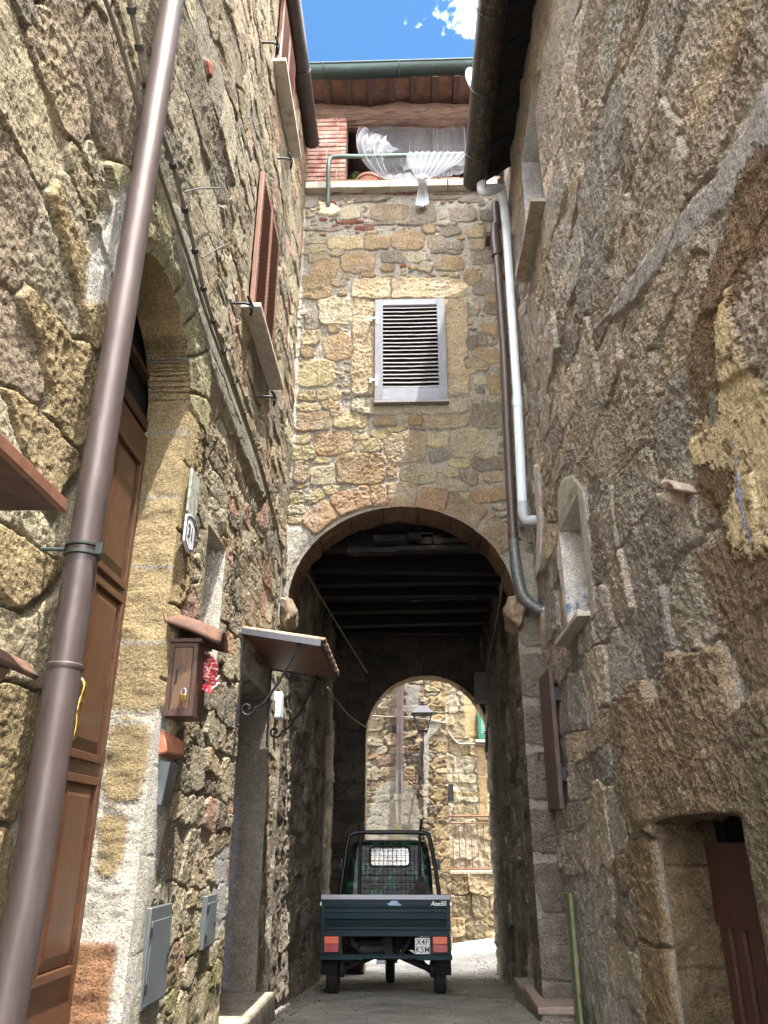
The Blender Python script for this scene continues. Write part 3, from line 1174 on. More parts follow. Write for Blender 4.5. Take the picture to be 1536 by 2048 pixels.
for yy in (ge[1] - .95, ge[1] - 1.75, ge[1] - 2.6):
    gt.tube([(ge[0] + .09 * math.cos(math.pi + math.pi * k / 12), yy, ge[2] + .03 + .09 * math.sin(math.pi + math.pi * k / 12)) for k in range(13)], .008, 6)
gt.build('gutter', M_gutter_brown, left_house, solid=.004)

# ---- front door of the left house
XD = XL - .20
dr = MB()
dr.box(XD - .06, XD, 2.47, 3.02, .45, 3.30).box(XD - .06, XD, 3.026, 3.58, .45, 3.30)
door = dr.build('front_door', M_doorwood, left_house, 0.004, smooth=False)
pn = MB()
for (y0, y1) in ((2.58, 2.93), (3.13, 3.45)):
    for (z0, z1) in ((.92, 1.58), (1.70, 2.38), (2.48, 3.10)):
        w_ = .032      # raised moulding round the panel
        pn.box(XD - .01, XD + .022, y0 - w_, y1 + w_, z0 - w_, z0).box(XD - .01, XD + .022, y0 - w_, y1 + w_, z1, z1 + w_)
        pn.box(XD - .01, XD + .022, y0 - w_, y0, z0, z1).box(XD - .01, XD + .022, y1, y1 + w_, z0, z1)
        q = .05
        P0 = [(XD + .001, y0, z0), (XD + .001, y1, z0), (XD + .001, y1, z1), (XD + .001, y0, z1)]
        P1 = [(XD + .016, y0 + q, z0 + q), (XD + .016, y1 - q, z0 + q), (XD + .016, y1 - q, z1 - q), (XD + .016, y0 + q, z1 - q)]
        pn.add(P0 + P1, [(0, 1, 5, 4), (1, 2, 6, 5), (2, 3, 7, 6), (3, 0, 4, 7), (4, 5, 6, 7)])
pn.build('door_panel', M_doorwood, door, 0.003, smooth=False)
hz = 1.83
hd = MB()
hy = 3.06
hd.tube(bez([(XD, hy, hz + .11), (XD + .035, hy, hz + .125), (XD + .062, hy, hz + .10), (XD + .055, hy, hz + .05), (XD + .05, hy, hz), (XD + .055, hy, hz - .06), (XD + .045, hy, hz - .10), (XD, hy, hz - .125)], 8), [.011] * 16 + [.013] * 9 + [.016] * 8 + [.011] * 24)
hd.v = hd.v
hd.lathe([(.020, 0), (.020, .006), (.013, .01)], (XD, hy, hz + .11), 'X', 14)
hd.lathe([(.020, 0), (.020, .006), (.013, .01)], (XD, hy, hz - .125), 'X', 14)
hd.build('door_handle', M_brass, door)
MB().lathe([(.028, 0), (.028, .006), (.014, .008), (.014, .016), (.0001, .017)], (XD, 3.5, 1.80), 'X', 18).build('keyhole', M_brass, door)
MB().box(XD - .05, XD - .01, 2.45, 3.6, 3.34, 3.40).box(XD - .05, XD - .01, 2.45, 3.6, 3.62, 3.65).box(XD - .05, XD - .01, 3.0, 3.04, 3.4, 3.97).build('fanlight_frame', M_darkwood, left_house)
MB().box(XD - .12, XD - .07, 2.3, 3.8, 3.3, 4.2).build('fanlight', M_dark, left_house)

# ---- the second doorway, under the little canopy
MB().box(XL - .52, XL - .42, 5.2, 6.7, -.1, 2.6).build('side_door', M_darkwood, left_house)
MB().hexa([(XL - .4, 5.3, -.1), (XL + .16, 5.3, -.1), (XL + .16, 6.62, -.1), (XL - .4, 6.62, -.1), (XL - .4, 5.3, .36), (XL + .14, 5.3, .36), (XL + .14, 6.62, .36), (XL - .4, 6.62, .36)]).build('doorstep', M_concrete, left_house, .012)
MB().box(XL - .36, XL + .01, 5.3, 6.62, 2.45, 2.62).build('lintel', simple('plastered_lintel', lin(150, 146, 138), .9), left_house, .01)

# ---- shuttered windows
def louvre(parent, X, y0, y1, z0, z1, mf, ms, n, t=.035, fr=.055, facing=1):
    """louvred leaf lying in a plane X = const, slats tilted outwards"""
    f = MB()
    f.box(X - t, X, y0, y0 + fr, z0, z1).box(X - t, X, y1 - fr, y1, z0, z1)
    f.box(X - t, X, y0 + fr, y1 - fr, z0, z0 + fr * 1.4).box(X - t, X, y0 + fr, y1 - fr, z1 - fr, z1)
    s = f.build('shutter', mf, parent, .004, smooth=False)
    sl = MB()
    za, zb = z0 + fr * 1.4, z1 - fr
    for k in range(n):
        z = za + (zb - za) * (k + .5) / n
        M = Matrix.Translation((X - t * .5, 0, z)) @ Matrix.Rotation(math.radians(38 * facing), 4, 'Y')
        sl.box(-.026, .026, y0 + fr - .003, y1 - fr + .003, -.0045, .0045, M)
    sl.build('slats', ms, s, smooth=False)
    return s


louvre(left_house, XL + .045, 4.62, 5.02, 4.94, 6.29, M_shutterbrown, M_shutterbrown, 30)
louvre(left_house, XL + .045, 5.025, 5.42, 4.94, 6.29, M_shutterbrown, M_shutterbrown, 30)
louvre(left_house, XL + .045, 4.88, 5.26, 7.82, 8.84, M_shutterbrown, M_shutterbrown, 24)
louvre(left_house, XL + .045, 5.265, 5.64, 7.82, 8.84, M_shutterbrown, M_shutterbrown, 24)
MB().box(XL - .05, XL + .13, 4.48, 5.58, 4.855, 4.895).build('window_sill', M_marble, left_house, .006)
MB().box(XL - .05, XL + .13, 4.74, 5.80, 7.72, 7.76).build('window_sill', M_marble, left_house, .006)
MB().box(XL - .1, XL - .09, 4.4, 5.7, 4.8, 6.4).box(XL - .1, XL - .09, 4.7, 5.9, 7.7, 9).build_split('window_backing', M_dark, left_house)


def shutter_dog(y, z, label):
    t = thing('shutter_catch', label, 'shutter catch', (XL + .1, y, z), 'black shutter catches on the left house')
    a = MB()
    a.tube([(XL - .03, y - .03, z), (XL + .10, y - .03, z), (XL + .13, y - .01, z)], .009, 8)
    a.tube(bez([(XL + .12, y - .06, z + .035), (XL + .135, y - .02, z + .01), (XL + .135, y + .02, z - .005), (XL + .12, y + .06, z - .03)], 6), [.010] * 8 + [.014] * 4 + [.010] * 7, 8)
    a.box(XL + .125, XL + .145, y - .012, y + .012, z - .03, z + .02)
    a.build('catch', M_iron, t, .002)


for (x, y, Y_, lb) in ((495, 612, 4.62, 'black iron shutter catch at the near end of the lower white sill'), (543, 797, 5.5, 'black iron shutter catch just beyond the far end of the lower white sill'),
                       (550, 92, 4.86, 'black iron shutter catch at the near end of the upper white sill'), (577, 322, 5.75, 'black iron shutter catch beyond and below the upper sill, next to the gutter end')):
    p = onX(x, y, XL + .11)
    shutter_dog(p[1], p[2], lb)

# =================================================================== RIGHT HOUSE
right_house = thing('stone_house', 'shaded grey brown tufa stone house filling the right side', 'house', (XR, 3.0, 0.4))
win_op = make_opening(4.98, 5.70, 2.75, 3.60, 0.0, 0.30, lin(206, 204, 200))
up_op = make_opening(5.05, 5.90, 6.32, 7.70, 0.0, 0.30, lin(196, 198, 202))
cel_op = make_opening(3.03, 4.10, -0.3, 1.47, 0.025, 0.27)


def cellar_reveal(u, v, d):
    k = (v + 0.02 * fbm(u, v + d, 5, 3, 4)) / 0.42
    f = k - np.floor(k)
    c = lin(128, 112, 90)[None, :] * (0.85 + 0.3 * RV[(np.floor(k).astype(int) * 91) & 255])[:, None] * (1 + 0.7 * fbm(v, d, 7, 4, 6))[:, None]
    j = (1 - sstep(0.0, 0.03, np.minimum(f, 1 - f)))
    return c * (1 - .5 * j[:, None]), np.full(len(u), .8)


cel_op['rfun'] = cellar_reveal
cel_op['amp'] = .02


def bluepaint(u, v, d):
    n = fbm(v * 1.2, d * 2 + u, 7, 5, 31)
    c = np.tile(lin(204, 202, 198), (len(u), 1)) * (1 + .1 * n)[:, None]
    b_ = sstep(0.02, 0.10, n + .25 * fbm(v, d, 22, 3, 9)) * sstep(3.25, 3.05, v) * (u > 5.5)
    c = c * (1 - b_[:, None]) + lin(108, 136, 180) * b_[:, None]
    return c, np.full(len(u), .3)


win_op['rfun'] = bluepaint
us = np.unique(np.concatenate([np.linspace(-1.5, 1.4, 80), axis(1.5, 6.93, lambda y: float(np.clip(0.0018 * y * y, 0.0065, 0.013)), (4.98, 5.70, 5.05, 5.90, 3.03, 4.10))]))
vs = np.unique(np.concatenate([axis(-0.4, 0.5, 0.02), axis(0.5, 4.2, 0.0070, (2.75, 3.60)), axis(4.2, 8.75, 0.010, (6.32, 7.70))]))
sh = Sheet(us, vs, 0.028, 41)
palR = [1.8 * mute(c_, .42) for c_ in (lin(152, 136, 112), lin(142, 128, 110), lin(164, 144, 116), lin(148, 132, 116), lin(134, 126, 114), lin(160, 138, 104), lin(144, 122, 98))]
big = courses(-2, 7.1, -0.2, 8.9, (0.32, 0.52), (0.35, 0.9), palR, 31, (-0.002, 0.014), 0.03, 0.2)
big = [q for q in big if not (2.6 < q[0] < 4.75 and q[1] < 2.0) and not (5.6 < q[0] and q[1] < 1.2)]
# cut stones beside and above the cellar doorway
for k, z_ in enumerate((.25, .68, 1.12)):
    big.append(site(4.40, z_, .21, .215, 0, lin(152, 132, 104) * rnd.uniform(.9, 1.08), .03, 4.5, 0, 0, .9))
big.append(site(3.72, 1.78, .62, .30, -.05, lin(178, 158, 134), .05, 3.6, .03, .05, 1.5))
big.append(site(2.75, 1.2, .25, .5, 0, lin(144, 132, 112), .05, 3.2))
big.append(site(4.55, 1.75, .2, .33, .1, lin(138, 126, 106), .02, 4, 0, 0, .6))
big.append(site(4.85, 1.1, .2, .5, .25, lin(140, 124, 104), .03, 3.5, .1, 0, .9))
sh.masonry(big, lin(184, 178, 168), 0.11, 1.3, -0.016)
sh.relief(0.03, 0.009, 0.007, 0.012, 20, 0.012)
sh.tint(1.4 * lin(146, 144, 140), 1.0, -0.15, 0.3, 201, 0.75, sstep(3.6, 5.4, sh.V))
sh.tint(1.3 * lin(120, 114, 104), 2.4, 0.0, 0.35, 202, 0.4)
sh.tint(1.15 * lin(182, 166, 136), 4.5, 0.12, 0.35, 203, 0.5)
sh.tint(lin(160, 160, 154), 6, 0.0, 0.3, 204, 0.6, sstep(2.6, 1.2, sh.V) * sstep(5.3, 6.0, sh.U))
sh.tint(lin(92, 104, 52), 7, -0.15, 0.2, 205, 0.8, sstep(0.9, 0.2, sh.V) * sstep(5.6, 6.1, sh.U))
# broad grey mortar seam, brown rough coat and the ochre render at the near end
sh.patch([PR(1536, 150), PR(1560, 300), PR(1440, 430), PR(1330, 530), PR(1262, 610), PR(1190, 660), PR(1290, 520), PR(1420, 370), PR(1500, 240)], lin(166, 162, 158), 0.015, 0.6, 0.3, 0.02, 0.03)
rough_brown = lin(142, 118, 94)
ochre = lin(206, 188, 150)
sh.patch([PR(1510, 280), PR(1600, 290), PR(1600, 420), PR(1500, 560), PR(1450, 690), PR(1440, 800), PR(1375, 780), PR(1378, 700), PR(1420, 560), PR(1460, 420)], rough_brown * 1.12, 0.006, 2.2, 0.55, 0.012, 0.03, .9, .05)
sh.patch([PR(1390, 1100), PR(1440, 1060), PR(1560, 1080), PR(1640, 1450), PR(1500, 1400), PR(1440, 1280)], rough_brown * 1.1, 0.01, 2.2, 0.6, 0.02, 0.05, .75, .04)
sh.patch([PR(1378, 880), PR(1390, 840), PR(1440, 770), PR(1440, 640), PR(1465, 560), PR(1500, 720), PR(1550, 780), PR(1640, 900), PR(1700, 1130), PR(1540, 1110), PR(1475, 1120), PR(1440, 1010), PR(1395, 960)], ochre, 0.02, 0.5, 0.45, 0.012, 0.03, .9, .05)
for q_ in range(26):
    bx_, by_ = rnd.uniform(1395, 1560), rnd.uniform(640, 1120)
    sz_ = rnd.uniform(8, 26)
    sh.patch([PR(bx_, by_), PR(bx_ + sz_, by_ + sz_ * .5), PR(bx_ + sz_ * .8, by_ + sz_ * 2), PR(bx_ - sz_ * .2, by_ + sz_ * 1.6)], rnd.choice([rough_brown, lin(186, 176, 158), rough_brown * 1.2]), None, 1.2, .5, .01, .02, .8, .04)
sh.patch([PR(1400, 925), PR(1470, 930), PR(1475, 1010), PR(1440, 1040), PR(1405, 1010)], rough_brown, 0.008, 2.0, 0.4, 0.006, 0.02, 1, .05)
sh.patch([PR(1395, 780), PR(1440, 760), PR(1446, 830), PR(1400, 850)], rough_brown, 0.008, 2.0, 0.4, 0.006, 0.02, 1, .05)
sh.patch([PR(1470, 880), PR(1478, 880), PR(1500, 1010), PR(1520, 1090), PR(1506, 1090), PR(1484, 1000)], lin(150, 160, 184), 0.012, 0.3, 0.3, 0.004, 0.012, 1, .03)
sh.patch([PR(1424, 800), PR(1440, 780), PR(1442, 840), PR(1425, 850)], lin(120, 118, 104), 0.012, 0.5, 0.3)
sh.patch([PR(1120, 985), PR(1130, 955), PR(1150, 950), PR(1172, 980), PR(1188, 1100), PR(1196, 1230), PR(1178, 1240), PR(1140, 1290), PR(1118, 1120)], lin(172, 168, 158), 0.02, 0.35, 0.1, 0.01, 0.02)
sh.patch([PR(1072, 930), PR(1082, 930), PR(1090, 1130), PR(1076, 1160), PR(1080, 1050)], lin(186, 180, 176), 0.03, 0.4, 0.2, 0.01, 0.02)
op_r = [win_op, up_op, cel_op]
for k_, op in enumerate(op_r):
    d_ = op['sd'](sh.U, sh.V)
    sh.h = sh.h * (0.3 + 0.7 * sstep(0.0, 0.10, d_))
build_sheet('wall', sh, lambda u, v, d: np.stack([XR - d, u, v], -1), op_r, right_house)
MB().box(XR + .5, 6, -1.5, 6.9, -.5, 8.5).build('back_wall', bpy.data.materials['inner_masonry'], right_house, smooth=False)
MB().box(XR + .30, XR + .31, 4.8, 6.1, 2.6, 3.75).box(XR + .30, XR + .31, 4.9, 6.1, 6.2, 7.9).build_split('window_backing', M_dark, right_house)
MB().box(XR - .10, XR + .1, 4.95, 5.80, 2.715, 2.75).build('window_sill', M_marble, right_house, .005)
MB().box(XR - .13, XR + .1, 5.0, 6.02, 6.285, 6.32).build('window_sill', M_concrete, right_house, .005)
# eaves: sloping tile soffit on rafters, gutter along its edge
e0, e1 = .80, XR + .15
za, zb = 8.02, 8.42
sf = MB()
sf.hexa([(e0, -1.5, za), (e1, -1.5, zb), (e1, 6.5, zb), (e0, 6.5, za), (e0, -1.5, za + .03), (e1, -1.5, zb + .03), (e1, 6.5, zb + .03), (e0, 6.5, za + .03)])
sf.build('roof_soffit', M_soffit_dark, right_house, smooth=False)
rf = MB()
for k in range(16):
    y = 6.42 - k * .36
    sl_ = (zb - za) / (e1 - e0)
    rf.hexa([(e0 + .03, y - .04, za - .06), (e1, y - .04, zb - .07), (e1, y + .04, zb - .07), (e0 + .03, y + .04, za - .06), (e0 + .03, y - .04, za), (e1, y - .04, zb), (e1, y + .04, zb), (e0 + .03, y + .04, za)])
rf.build_split('rafter', M_rafter_dark, right_house, bevel=.004, smooth=False)
MB().hexa([(e0 - .02, -1.5, za + .035), (6, -1.5, za + 4.0), (6, 6.9, za + 4.0), (e0 - .02, 6.55, za + .035), (e0 - .02, -1.5, za + .12), (6, -1.5, za + 4.1), (6, 6.9, za + 4.1), (e0 - .02, 6.55, za + .12)]).build('roof', M_terradark, right_house, smooth=False)
gt = MB()
gxc, gzc, grr = .79, 7.98, .125
gr = []
for yy in (-1.5, 1, 3, 4.2, 5.4, 6.0, 6.42):
    gr.append([(gxc + grr * math.cos(math.pi + math.pi * k / 14), yy, gzc + grr * 1.05 * math.sin(math.pi + math.pi * k / 14)) for k in range(15)])
gt.grid(gr)
gt.add([(gxc + grr * math.cos(math.pi + math.pi * k / 14), 6.42, gzc + grr * 1.05 * math.sin(math.pi + math.pi * k / 14)) for k in range(15)], [tuple(range(15))])
for yy in (6.0, 5.25, 4.5):
    gt.tube([(gxc + (grr + .006) * math.cos(math.pi + math.pi * k / 12), yy, gzc + (grr * 1.05 + .006) * math.sin(math.pi + math.pi * k / 12)) for k in range(13)], .008, 6)
gt.build('gutter', M_gutter_dark, right_house, solid=.004)
# cellar door: board on top, planks with gaps below
cd = MB()
cd.box(XR + .20, XR + .23, 3.0, 4.08, 1.02, 1.36)
for k in range(7):
    y0 = 3.0 + k * .158
    cd.box(XR + .205, XR + .225, y0, y0 + .105, -.2, 1.02)
cd.build('cellar_door', M_reddoor, right_house, .003, smooth=False)
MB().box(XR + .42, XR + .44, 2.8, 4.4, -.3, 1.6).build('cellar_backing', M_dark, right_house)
# plank shutter on hinges near the archway
pk = MB()
pk.box(XR - .075, XR - .04, 6.28, 6.52, 1.60, 2.66).box(XR - .073, XR - .042, 6.525, 6.80, 1.61, 2.665)
pks = pk.build('shutter', M_plankwood, right_house, .003, smooth=False)
for z_ in (1.85, 2.45):
    MB().box(XR - .04, XR + .02, 6.27, 6.31, z_ - .05, z_ + .05).build('hinge', M_iron, pks)
MB().tube([(XR - .08, 6.74, 2.05), (XR - .13, 6.75, 2.05), (XR - .13, 6.75, 2.0)], .012, 8).build('latch', M_iron, pks)

# =================================================================== ARCHWAY HOUSE
arch_house = thing('archway_house', 'rubble stone house spanning the alley over a round archway, with an open loggia on top', 'house', (0, YF, 0))
ACX, ARX, ASP, ARZ = -0.055, 1.045, 3.40, 0.95
arch_op = make_opening(ACX - ARX, ACX + ARX, -0.4, ASP + ARZ, ARZ, 0.42)


def arch_reveal(u, v, d):
    a_ = np.arctan2((v - ASP), (u - ACX))
    k = (a_ + .03 * fbm(a_, d, 6, 3, 3)) / (math.pi / 9)
    f = k - np.floor(k)
    tone = 0.8 + 0.35 * RV[(np.floor(k).astype(int) * 53 + 7) & 255]
    c = lin(118, 98, 82)[None, :] * tone[:, None] * (1 + .3 * fbm(a_ * 2, d, 9, 4, 6))[:, None]
    j = 1 - sstep(0, .05, np.minimum(f, 1 - f))
    low = sstep(3.5, 3.2, v)[:, None]
    c = c * (1 - low) + lin(120, 112, 100) * (1 + .5 * fbm(v * 2, d, 5, 4, 6))[:, None] * low
    return c * (1 - .5 * j[:, None]), np.full(len(u), .8)


arch_op['rfun'] = arch_reveal
arch_op['amp'] = .012
us = axis(-1.30, 1.36, 0.0075)
vs = axis(-0.2, 8.36, 0.0085)
sh = Sheet(us, vs, 0.026, 71)
_C = {'o': ORANGE, 'y': YELLOW, 't': TAN, 'c': CREAM, 'p': PURPLE, 'Y': BRIGHT, 'g': GREYST, 'r': REDB, 'b': BROWN, 'w': WHITE,
       's': lin(194, 170, 130), 'v': lin(190, 154, 114)}
COL = {k_: mute(v_, .25) * .86 for k_, v_ in _C.items()}
ST = []


def FS(x, y, hw, hh, c, ang=0, prot=None, ex=None, rg=1.0, k=None):
    p = onY(x, y, YF)
    sx = (onY(x + hw, y, YF)[0] - p[0])
    sz = (p[2] - onY(x, y + hh, YF)[2])
    ST.append(site(p[0], p[2], sx * 1.12, sz * 1.14, -math.radians(ang), COL[c] * (k or rnd.uniform(.88, 1.1)), prot if prot is not None else rnd.uniform(.006, .018),
                   ex or rnd.uniform(2.6, 5.5), rnd.gauss(0, .03), rnd.gauss(0, .03), rg))


TR = '''780 425 36 15 b;847 428 24 16 p;926 428 25 15 p;972 430 12 10 g;700 425 20 12 c;620 405 12 10 w;640 458 38 4 p;700 444 26 3 r;760 447 30 3 p;830 448 30 3 p
890 449 25 3 p;670 397 30 4 p;740 400 30 4 p;890 395 30 4 p;940 400 25 4 p;700 385 34 3 r;800 386 34 3 r;900 385 30 3 p;760 395 20 4 g;728 456 16 4 r;632 482 22 9 c;693 486 34 12 y
753 484 24 13 o;815 481 31 18 o;858 459 12 8 o;901 463 20 9 p;952 464 17 11 y;874 485 18 14 t;910 491 15 9 p;955 490 15 9 t;878 504 14 3 p;908 505 12 3 p;620 499 27 9 y
675 505 12 7 y;637 514 20 10 t;650 537 24 18 o 15;716 524 33 18 o;785 514 20 12 p;832 515 20 9 c;776 536 13 7 o;852 535 14 9 c 20;900 528 26 13 o;965 515 20 12 p;945 553 18 14 o
735 549 16 5 o;690 554 8 5 o;908 551 9 5 c;675 565 14 7 t;626 575 36 21 o 5;685 585 8 6 o;670 622 33 26 c;625 640 14 22 p;620 674 18 16 y;676 694 26 24 o -20;615 702 12 13 o
668 657 12 8 o;631 746 36 25 Y;614 793 18 9 y;655 789 22 11 y -8;617 817 21 9 y;662 811 16 9 o 10;625 844 34 18 o;673 826 14 8 t;700 842 30 14 y;769 843 21 9 o -5;794 858 18 6 y -10
762 869 20 8 y 5;721 875 13 8 y;736 892 25 13 y;666 887 35 22 o;603 879 17 8 y;605 905 25 13 Y;642 920 14 6 Y;720 937 46 29 o 3;647 952 24 18 c;603 943 15 20 t;662 978 15 10 y
592 998 13 10 Y 10;629 995 15 10 Y -30;595 1019 20 9 c;590 1040 14 8 y;785 939 10 10 o;810 893 38 30 t;837 948 33 18 c;832 840 14 10 o;892 843 40 13 t;835 857 14 4 p;876 879 22 12 y
880 909 20 11 p -15;919 926 20 9 Y;944 887 38 27 c;975 830 34 24 p;950 729 27 12 o;990 768 12 20 o;961 760 13 8 c;978 928 33 13 p;905 972 30 13 c 12;938 956 17 11 p 10;990 954 22 10 t
980 990 36 13 o -5;998 1015 14 5 c;903 946 14 7 y;928 991 10 8 c;970 575 22 13 p;983 597 14 10 o;950 613 8 9 c;947 625 7 6 c;981 657 17 13 o;944 685 10 12 p;964 678 10 12 p
973 712 24 16 o;983 617 14 10 p;940 740 8 6 Y;960 780 8 6 g;955 801 12 6 c;985 800 8 6 c'''
for it in TR.replace('\n', ';').split(';'):
    q = it.split()
    FS(float(q[0]), float(q[1]), float(q[2]), float(q[3]), q[4], float(q[5]) if len(q) > 5 else 0)
# cut stone surround of the window
FS(744, 578, 37, 19, 's', 0, .022, 7, .6, 1.05)
FS(855, 578, 72, 19, 's', 0, .022, 7, .6, 1.0)
FS(727, 690, 21, 94, 's', 0, .020, 8, .7, 1.02)
FS(912, 690, 23, 92, 's', 1, .022, 8, .6, .95)
FS(755, 812, 48, 16, 'c', 0, .016, 5, .8, .95)
FS(868, 812, 62, 14, 'c', 0, .014, 5, .8, .9)
# voussoirs of the arch
for (x, y, hw, hh, an, c) in ((640, 1034, 31, 21, -45, 'v'), (706, 1001, 37, 21, -20, 'v'), (757, 993, 13, 20, -7, 'v'), (803, 989, 27, 22, 0, 's'), (863, 1000, 30, 21, 12, 'v'), (931, 1021, 37, 21, 31, 'b'), (992, 1068, 37, 22, 56, 'b')):
    FS(x, y, hw, hh, c, an, .022, 6, .8, 1.0)
# little stones wedged into the mortar between
R9 = random.Random(5)
boxes = [(s_[0], s_[1], max(s_[2], .02), max(s_[3], .02)) for s_ in ST]
n_try = 0
while n_try < 2600:
    n_try += 1
    u, v = R9.uniform(-1.15, 1.25), R9.uniform(3.3, 8.25)
    a, b = R9.uniform(.018, .06), R9.uniform(.012, .03)
    if math.hypot((u - ACX) / (ARX + .26), (v - ASP) / (ARZ + .28)) < 1 and v > ASP:
        continue
    if all(abs(u - q[0]) > (a + q[2]) * .97 or abs(v - q[1]) > (b + q[3]) * .97 for q in boxes):
        boxes.append((u, v, a, b))
        ST.append(site(u, v, a, b, R9.gauss(0, .15), R9.choice([GREYST, PURPLE, TAN, CREAM, ORANGE, REDB * .9 if v > 7 else GREYST]) * R9.uniform(.85, 1.05), R9.uniform(.004, .016), 2.5))
ST += [site(s_, z_, .17, .2, 0, TAN * rnd.uniform(.8, 1.05), .015, 4) for s_ in (-1.25, 1.13) for z_ in np.arange(.2, 3.2, .42)]
for q_ in range(len(ST) - 16, len(ST)):
    l_ = list(ST[q_])
    l_[2] *= rnd.uniform(.7, 1.2)
    l_[3] *= rnd.uniform(.8, 1.15)
    l_[4] = rnd.gauss(0, .12)
    l_[5] = mute(lin(142, 130, 114), .3) * rnd.uniform(.8, 1.15)
    ST[q_] = tuple(l_)
sh.masonry(ST, lin(166, 160, 150), 0.12, 1.04, -0.005, 1.1, free=True)
sh.relief(0.012, 0.010, 0.006, 0.010, 26)
sh.tint(lin(182, 180, 172), 3, 0.0, 0.3, 301, .35)
sh.tint(lin(122, 116, 108), 4.5, 0.1, 0.4, 302, .5)
# lime-washed haunch at lower left, and the worn flange where the rail enters
sh.patch([PF(560, 1050), PF(620, 1062), PF(612, 1085), PF(585, 1130), PF(560, 1190)], lin(204, 200, 190), .01, 1.3, .5, .02, .03)
sh.patch([PF(638, 403), PF(668, 408), PF(682, 420), PF(665, 432), PF(640, 428)], lin(214, 200, 172), .02, .4, .2, .01, .02)
sh.patch([PF(605, 560), PF(612, 380), PF(600, 380), PF(575, 900), PF(590, 900)], lin(192, 190, 182), .01, .7, .5, .01, .02)
d_ = arch_op['sd'](sh.U, sh.V)
sh.h *= .3 + .7 * sstep(0, .07, d_)
build_sheet('wall', sh, lambda u, v, d: np.stack([u, YF - d, v], -1), [arch_op], arch_house)

# corbels under the springing of the arch
for (x, y, s_) in ((566, 1225, -1), (1036, 1222, 1)):
    p = onY(x, y, YF - .05)
    cb = MB()
    A, B = 30, 40
    P = []
    for i in range(A + 1):
        ph = math.pi * i / A
        row = []
        for k in range(B):
            th = 2 * math.pi * k / B
            rr_ = 1 + (.5 * float(perlin(np.array([2 + 1.1 * math.cos(th)]), np.array([1.1 * math.sin(th) + ph * 1.2]), 4 + s_)[0]) + .2 * float(perlin(np.array([5 + 3 * math.cos(th)]), np.array([3 * math.sin(th) + ph * 3]), 7)[0])) * math.sin(ph)
            row.append((p[0] + .115 * rr_ * math.sin(ph) * math.cos(th), p[1] + .18 + .30 * rr_ * math.sin(ph) * math.sin(th), p[2] + .17 * rr_ * math.cos(ph)))
        P.append(row + [row[0]])
    cb.grid(P)
    cb.build('corbel', two_tone('corbel_stone', lin(128, 108, 88), lin(156, 140, 116), 12, .35, .65, .95, 0, .02, .9), arch_house)

# window shutter: grey weathered leaf with louvres, hung on two metal hinges
a0, a1 = onY(749, 800, YF - .07), onY(890, 597, YF - .07)
x0, x1, z0, z1 = a0[0], a0[0] + .745, a0[2], a1[2]
fr = MB()
yb, yf = YF - .03, YF - .075
fr.box(x0, x0 + .085, yf, yb, z0, z1).box(x1 - .085, x1, yf, yb, z0, z1)
f2 = MB()
f2.box(x0 + .085, x1 - .085, yf + .003, yb, z0, z0 + .14).box(x0 + .085, x1 - .085, yf + .003, yb, z1 - .075, z1)
wsh = fr.build('shutter', M_greywood, arch_house, .003, smooth=False)
M_greywood_h = two_tone('weathered_grey_rail_wood', lin(104, 108, 118), lin(146, 149, 156), 14, 0.3, 0.7, 0.75, 0, 0.0025, 0.6, (0.5, 1, 6), 0.25)
f2.build_split('rail', M_greywood_h, wsh, bevel=.003, smooth=False)
sl = MB()
ns = 21
for k in range(ns):
    z = z0 + .14 + (z1 - .075 - z0 - .14) * (k + .5) / ns
    dz = rnd.gauss(0, .0018)
    pts = []
    for i in range(9):
        t = i / 8
        sag = -.006 * math.sin(math.pi * t) * R9.uniform(.2, 1.0)
        x = x0 + .08 + (x1 - x0 - .16) * t
        pts.append((x, z + dz + sag))
    th = .0075
    row = []
    for (x, zz) in pts:      # slat leans out and down
        row.append([(x, yf + .006, zz - .017), (x, yf + .006, zz - .017 + th), (x, yb - .002, zz + .019 + th), (x, yb - .002, zz + .019), (x, yf + .006, zz - .017)])
    sl.grid(row)
sl.build('slats', M_greyslat, wsh, smooth=False)
MB().box(x0 - .005, x1 + .01, yf - .005, YF + .02, z0 - .035, z0 - .004).build('window_sill', simple('lead_grey_sill', lin(120, 116, 116), .6), arch_house, .003)
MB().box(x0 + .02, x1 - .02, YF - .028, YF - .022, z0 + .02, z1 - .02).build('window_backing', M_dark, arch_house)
for zz in (z0 + .23, z1 - .25):
    h_ = MB()
    h_.box(x0 + .012, x0 + .034, yf - .006, yf, zz - .07, zz + .07)
    h_.box(x0 - .045, x0 + .012, yf - .005, yf - .001, zz - .004, zz + .016)
    h_.box(x0 - .05, x0 - .035, yf - .006, YF, zz - .03, zz + .03)
    for q in (-.055, .05):
        h_.lathe([(.004, -.002), (.004, .0)], (x0 + .023, yf - .007, zz + q), 'Y', 8)
    h_.build('hinge', M_zinc, wsh, .001)

# parapet: sill slab, row of bricks
pz = onY(780, 368, YF - .06)[2]
pp = MB()
xa = -1.12
segs = [(-1.12, -.62), (-.617, -.15), (-.147, .28), (.283, .52), (.53, 1.1)]
for i, (q0, q1) in enumerate(segs):
    dz = rnd.uniform(-.004, .004)
    pp.box(q0, q1, YF - .10, YF + .25, pz - .075 + dz, pz + .02 + dz)
pp.build('parapet_sill', M_marble, arch_house, .006)
br = MB()
x = -1.12
while x < 1.1:
    w_ = rnd.uniform(.20, .26)
    br.box(x, x + w_ - .008, YF - .075 + rnd.uniform(-.006, .006), YF + .25, pz + .022, pz + .062 + rnd.uniform(-.003, .003))
    x += w_
br.build('brick_course', two_tone('parapet_brick', lin(146, 110, 88), lin(164, 138, 114), 12, .35, .65, .95), arch_house, .005)

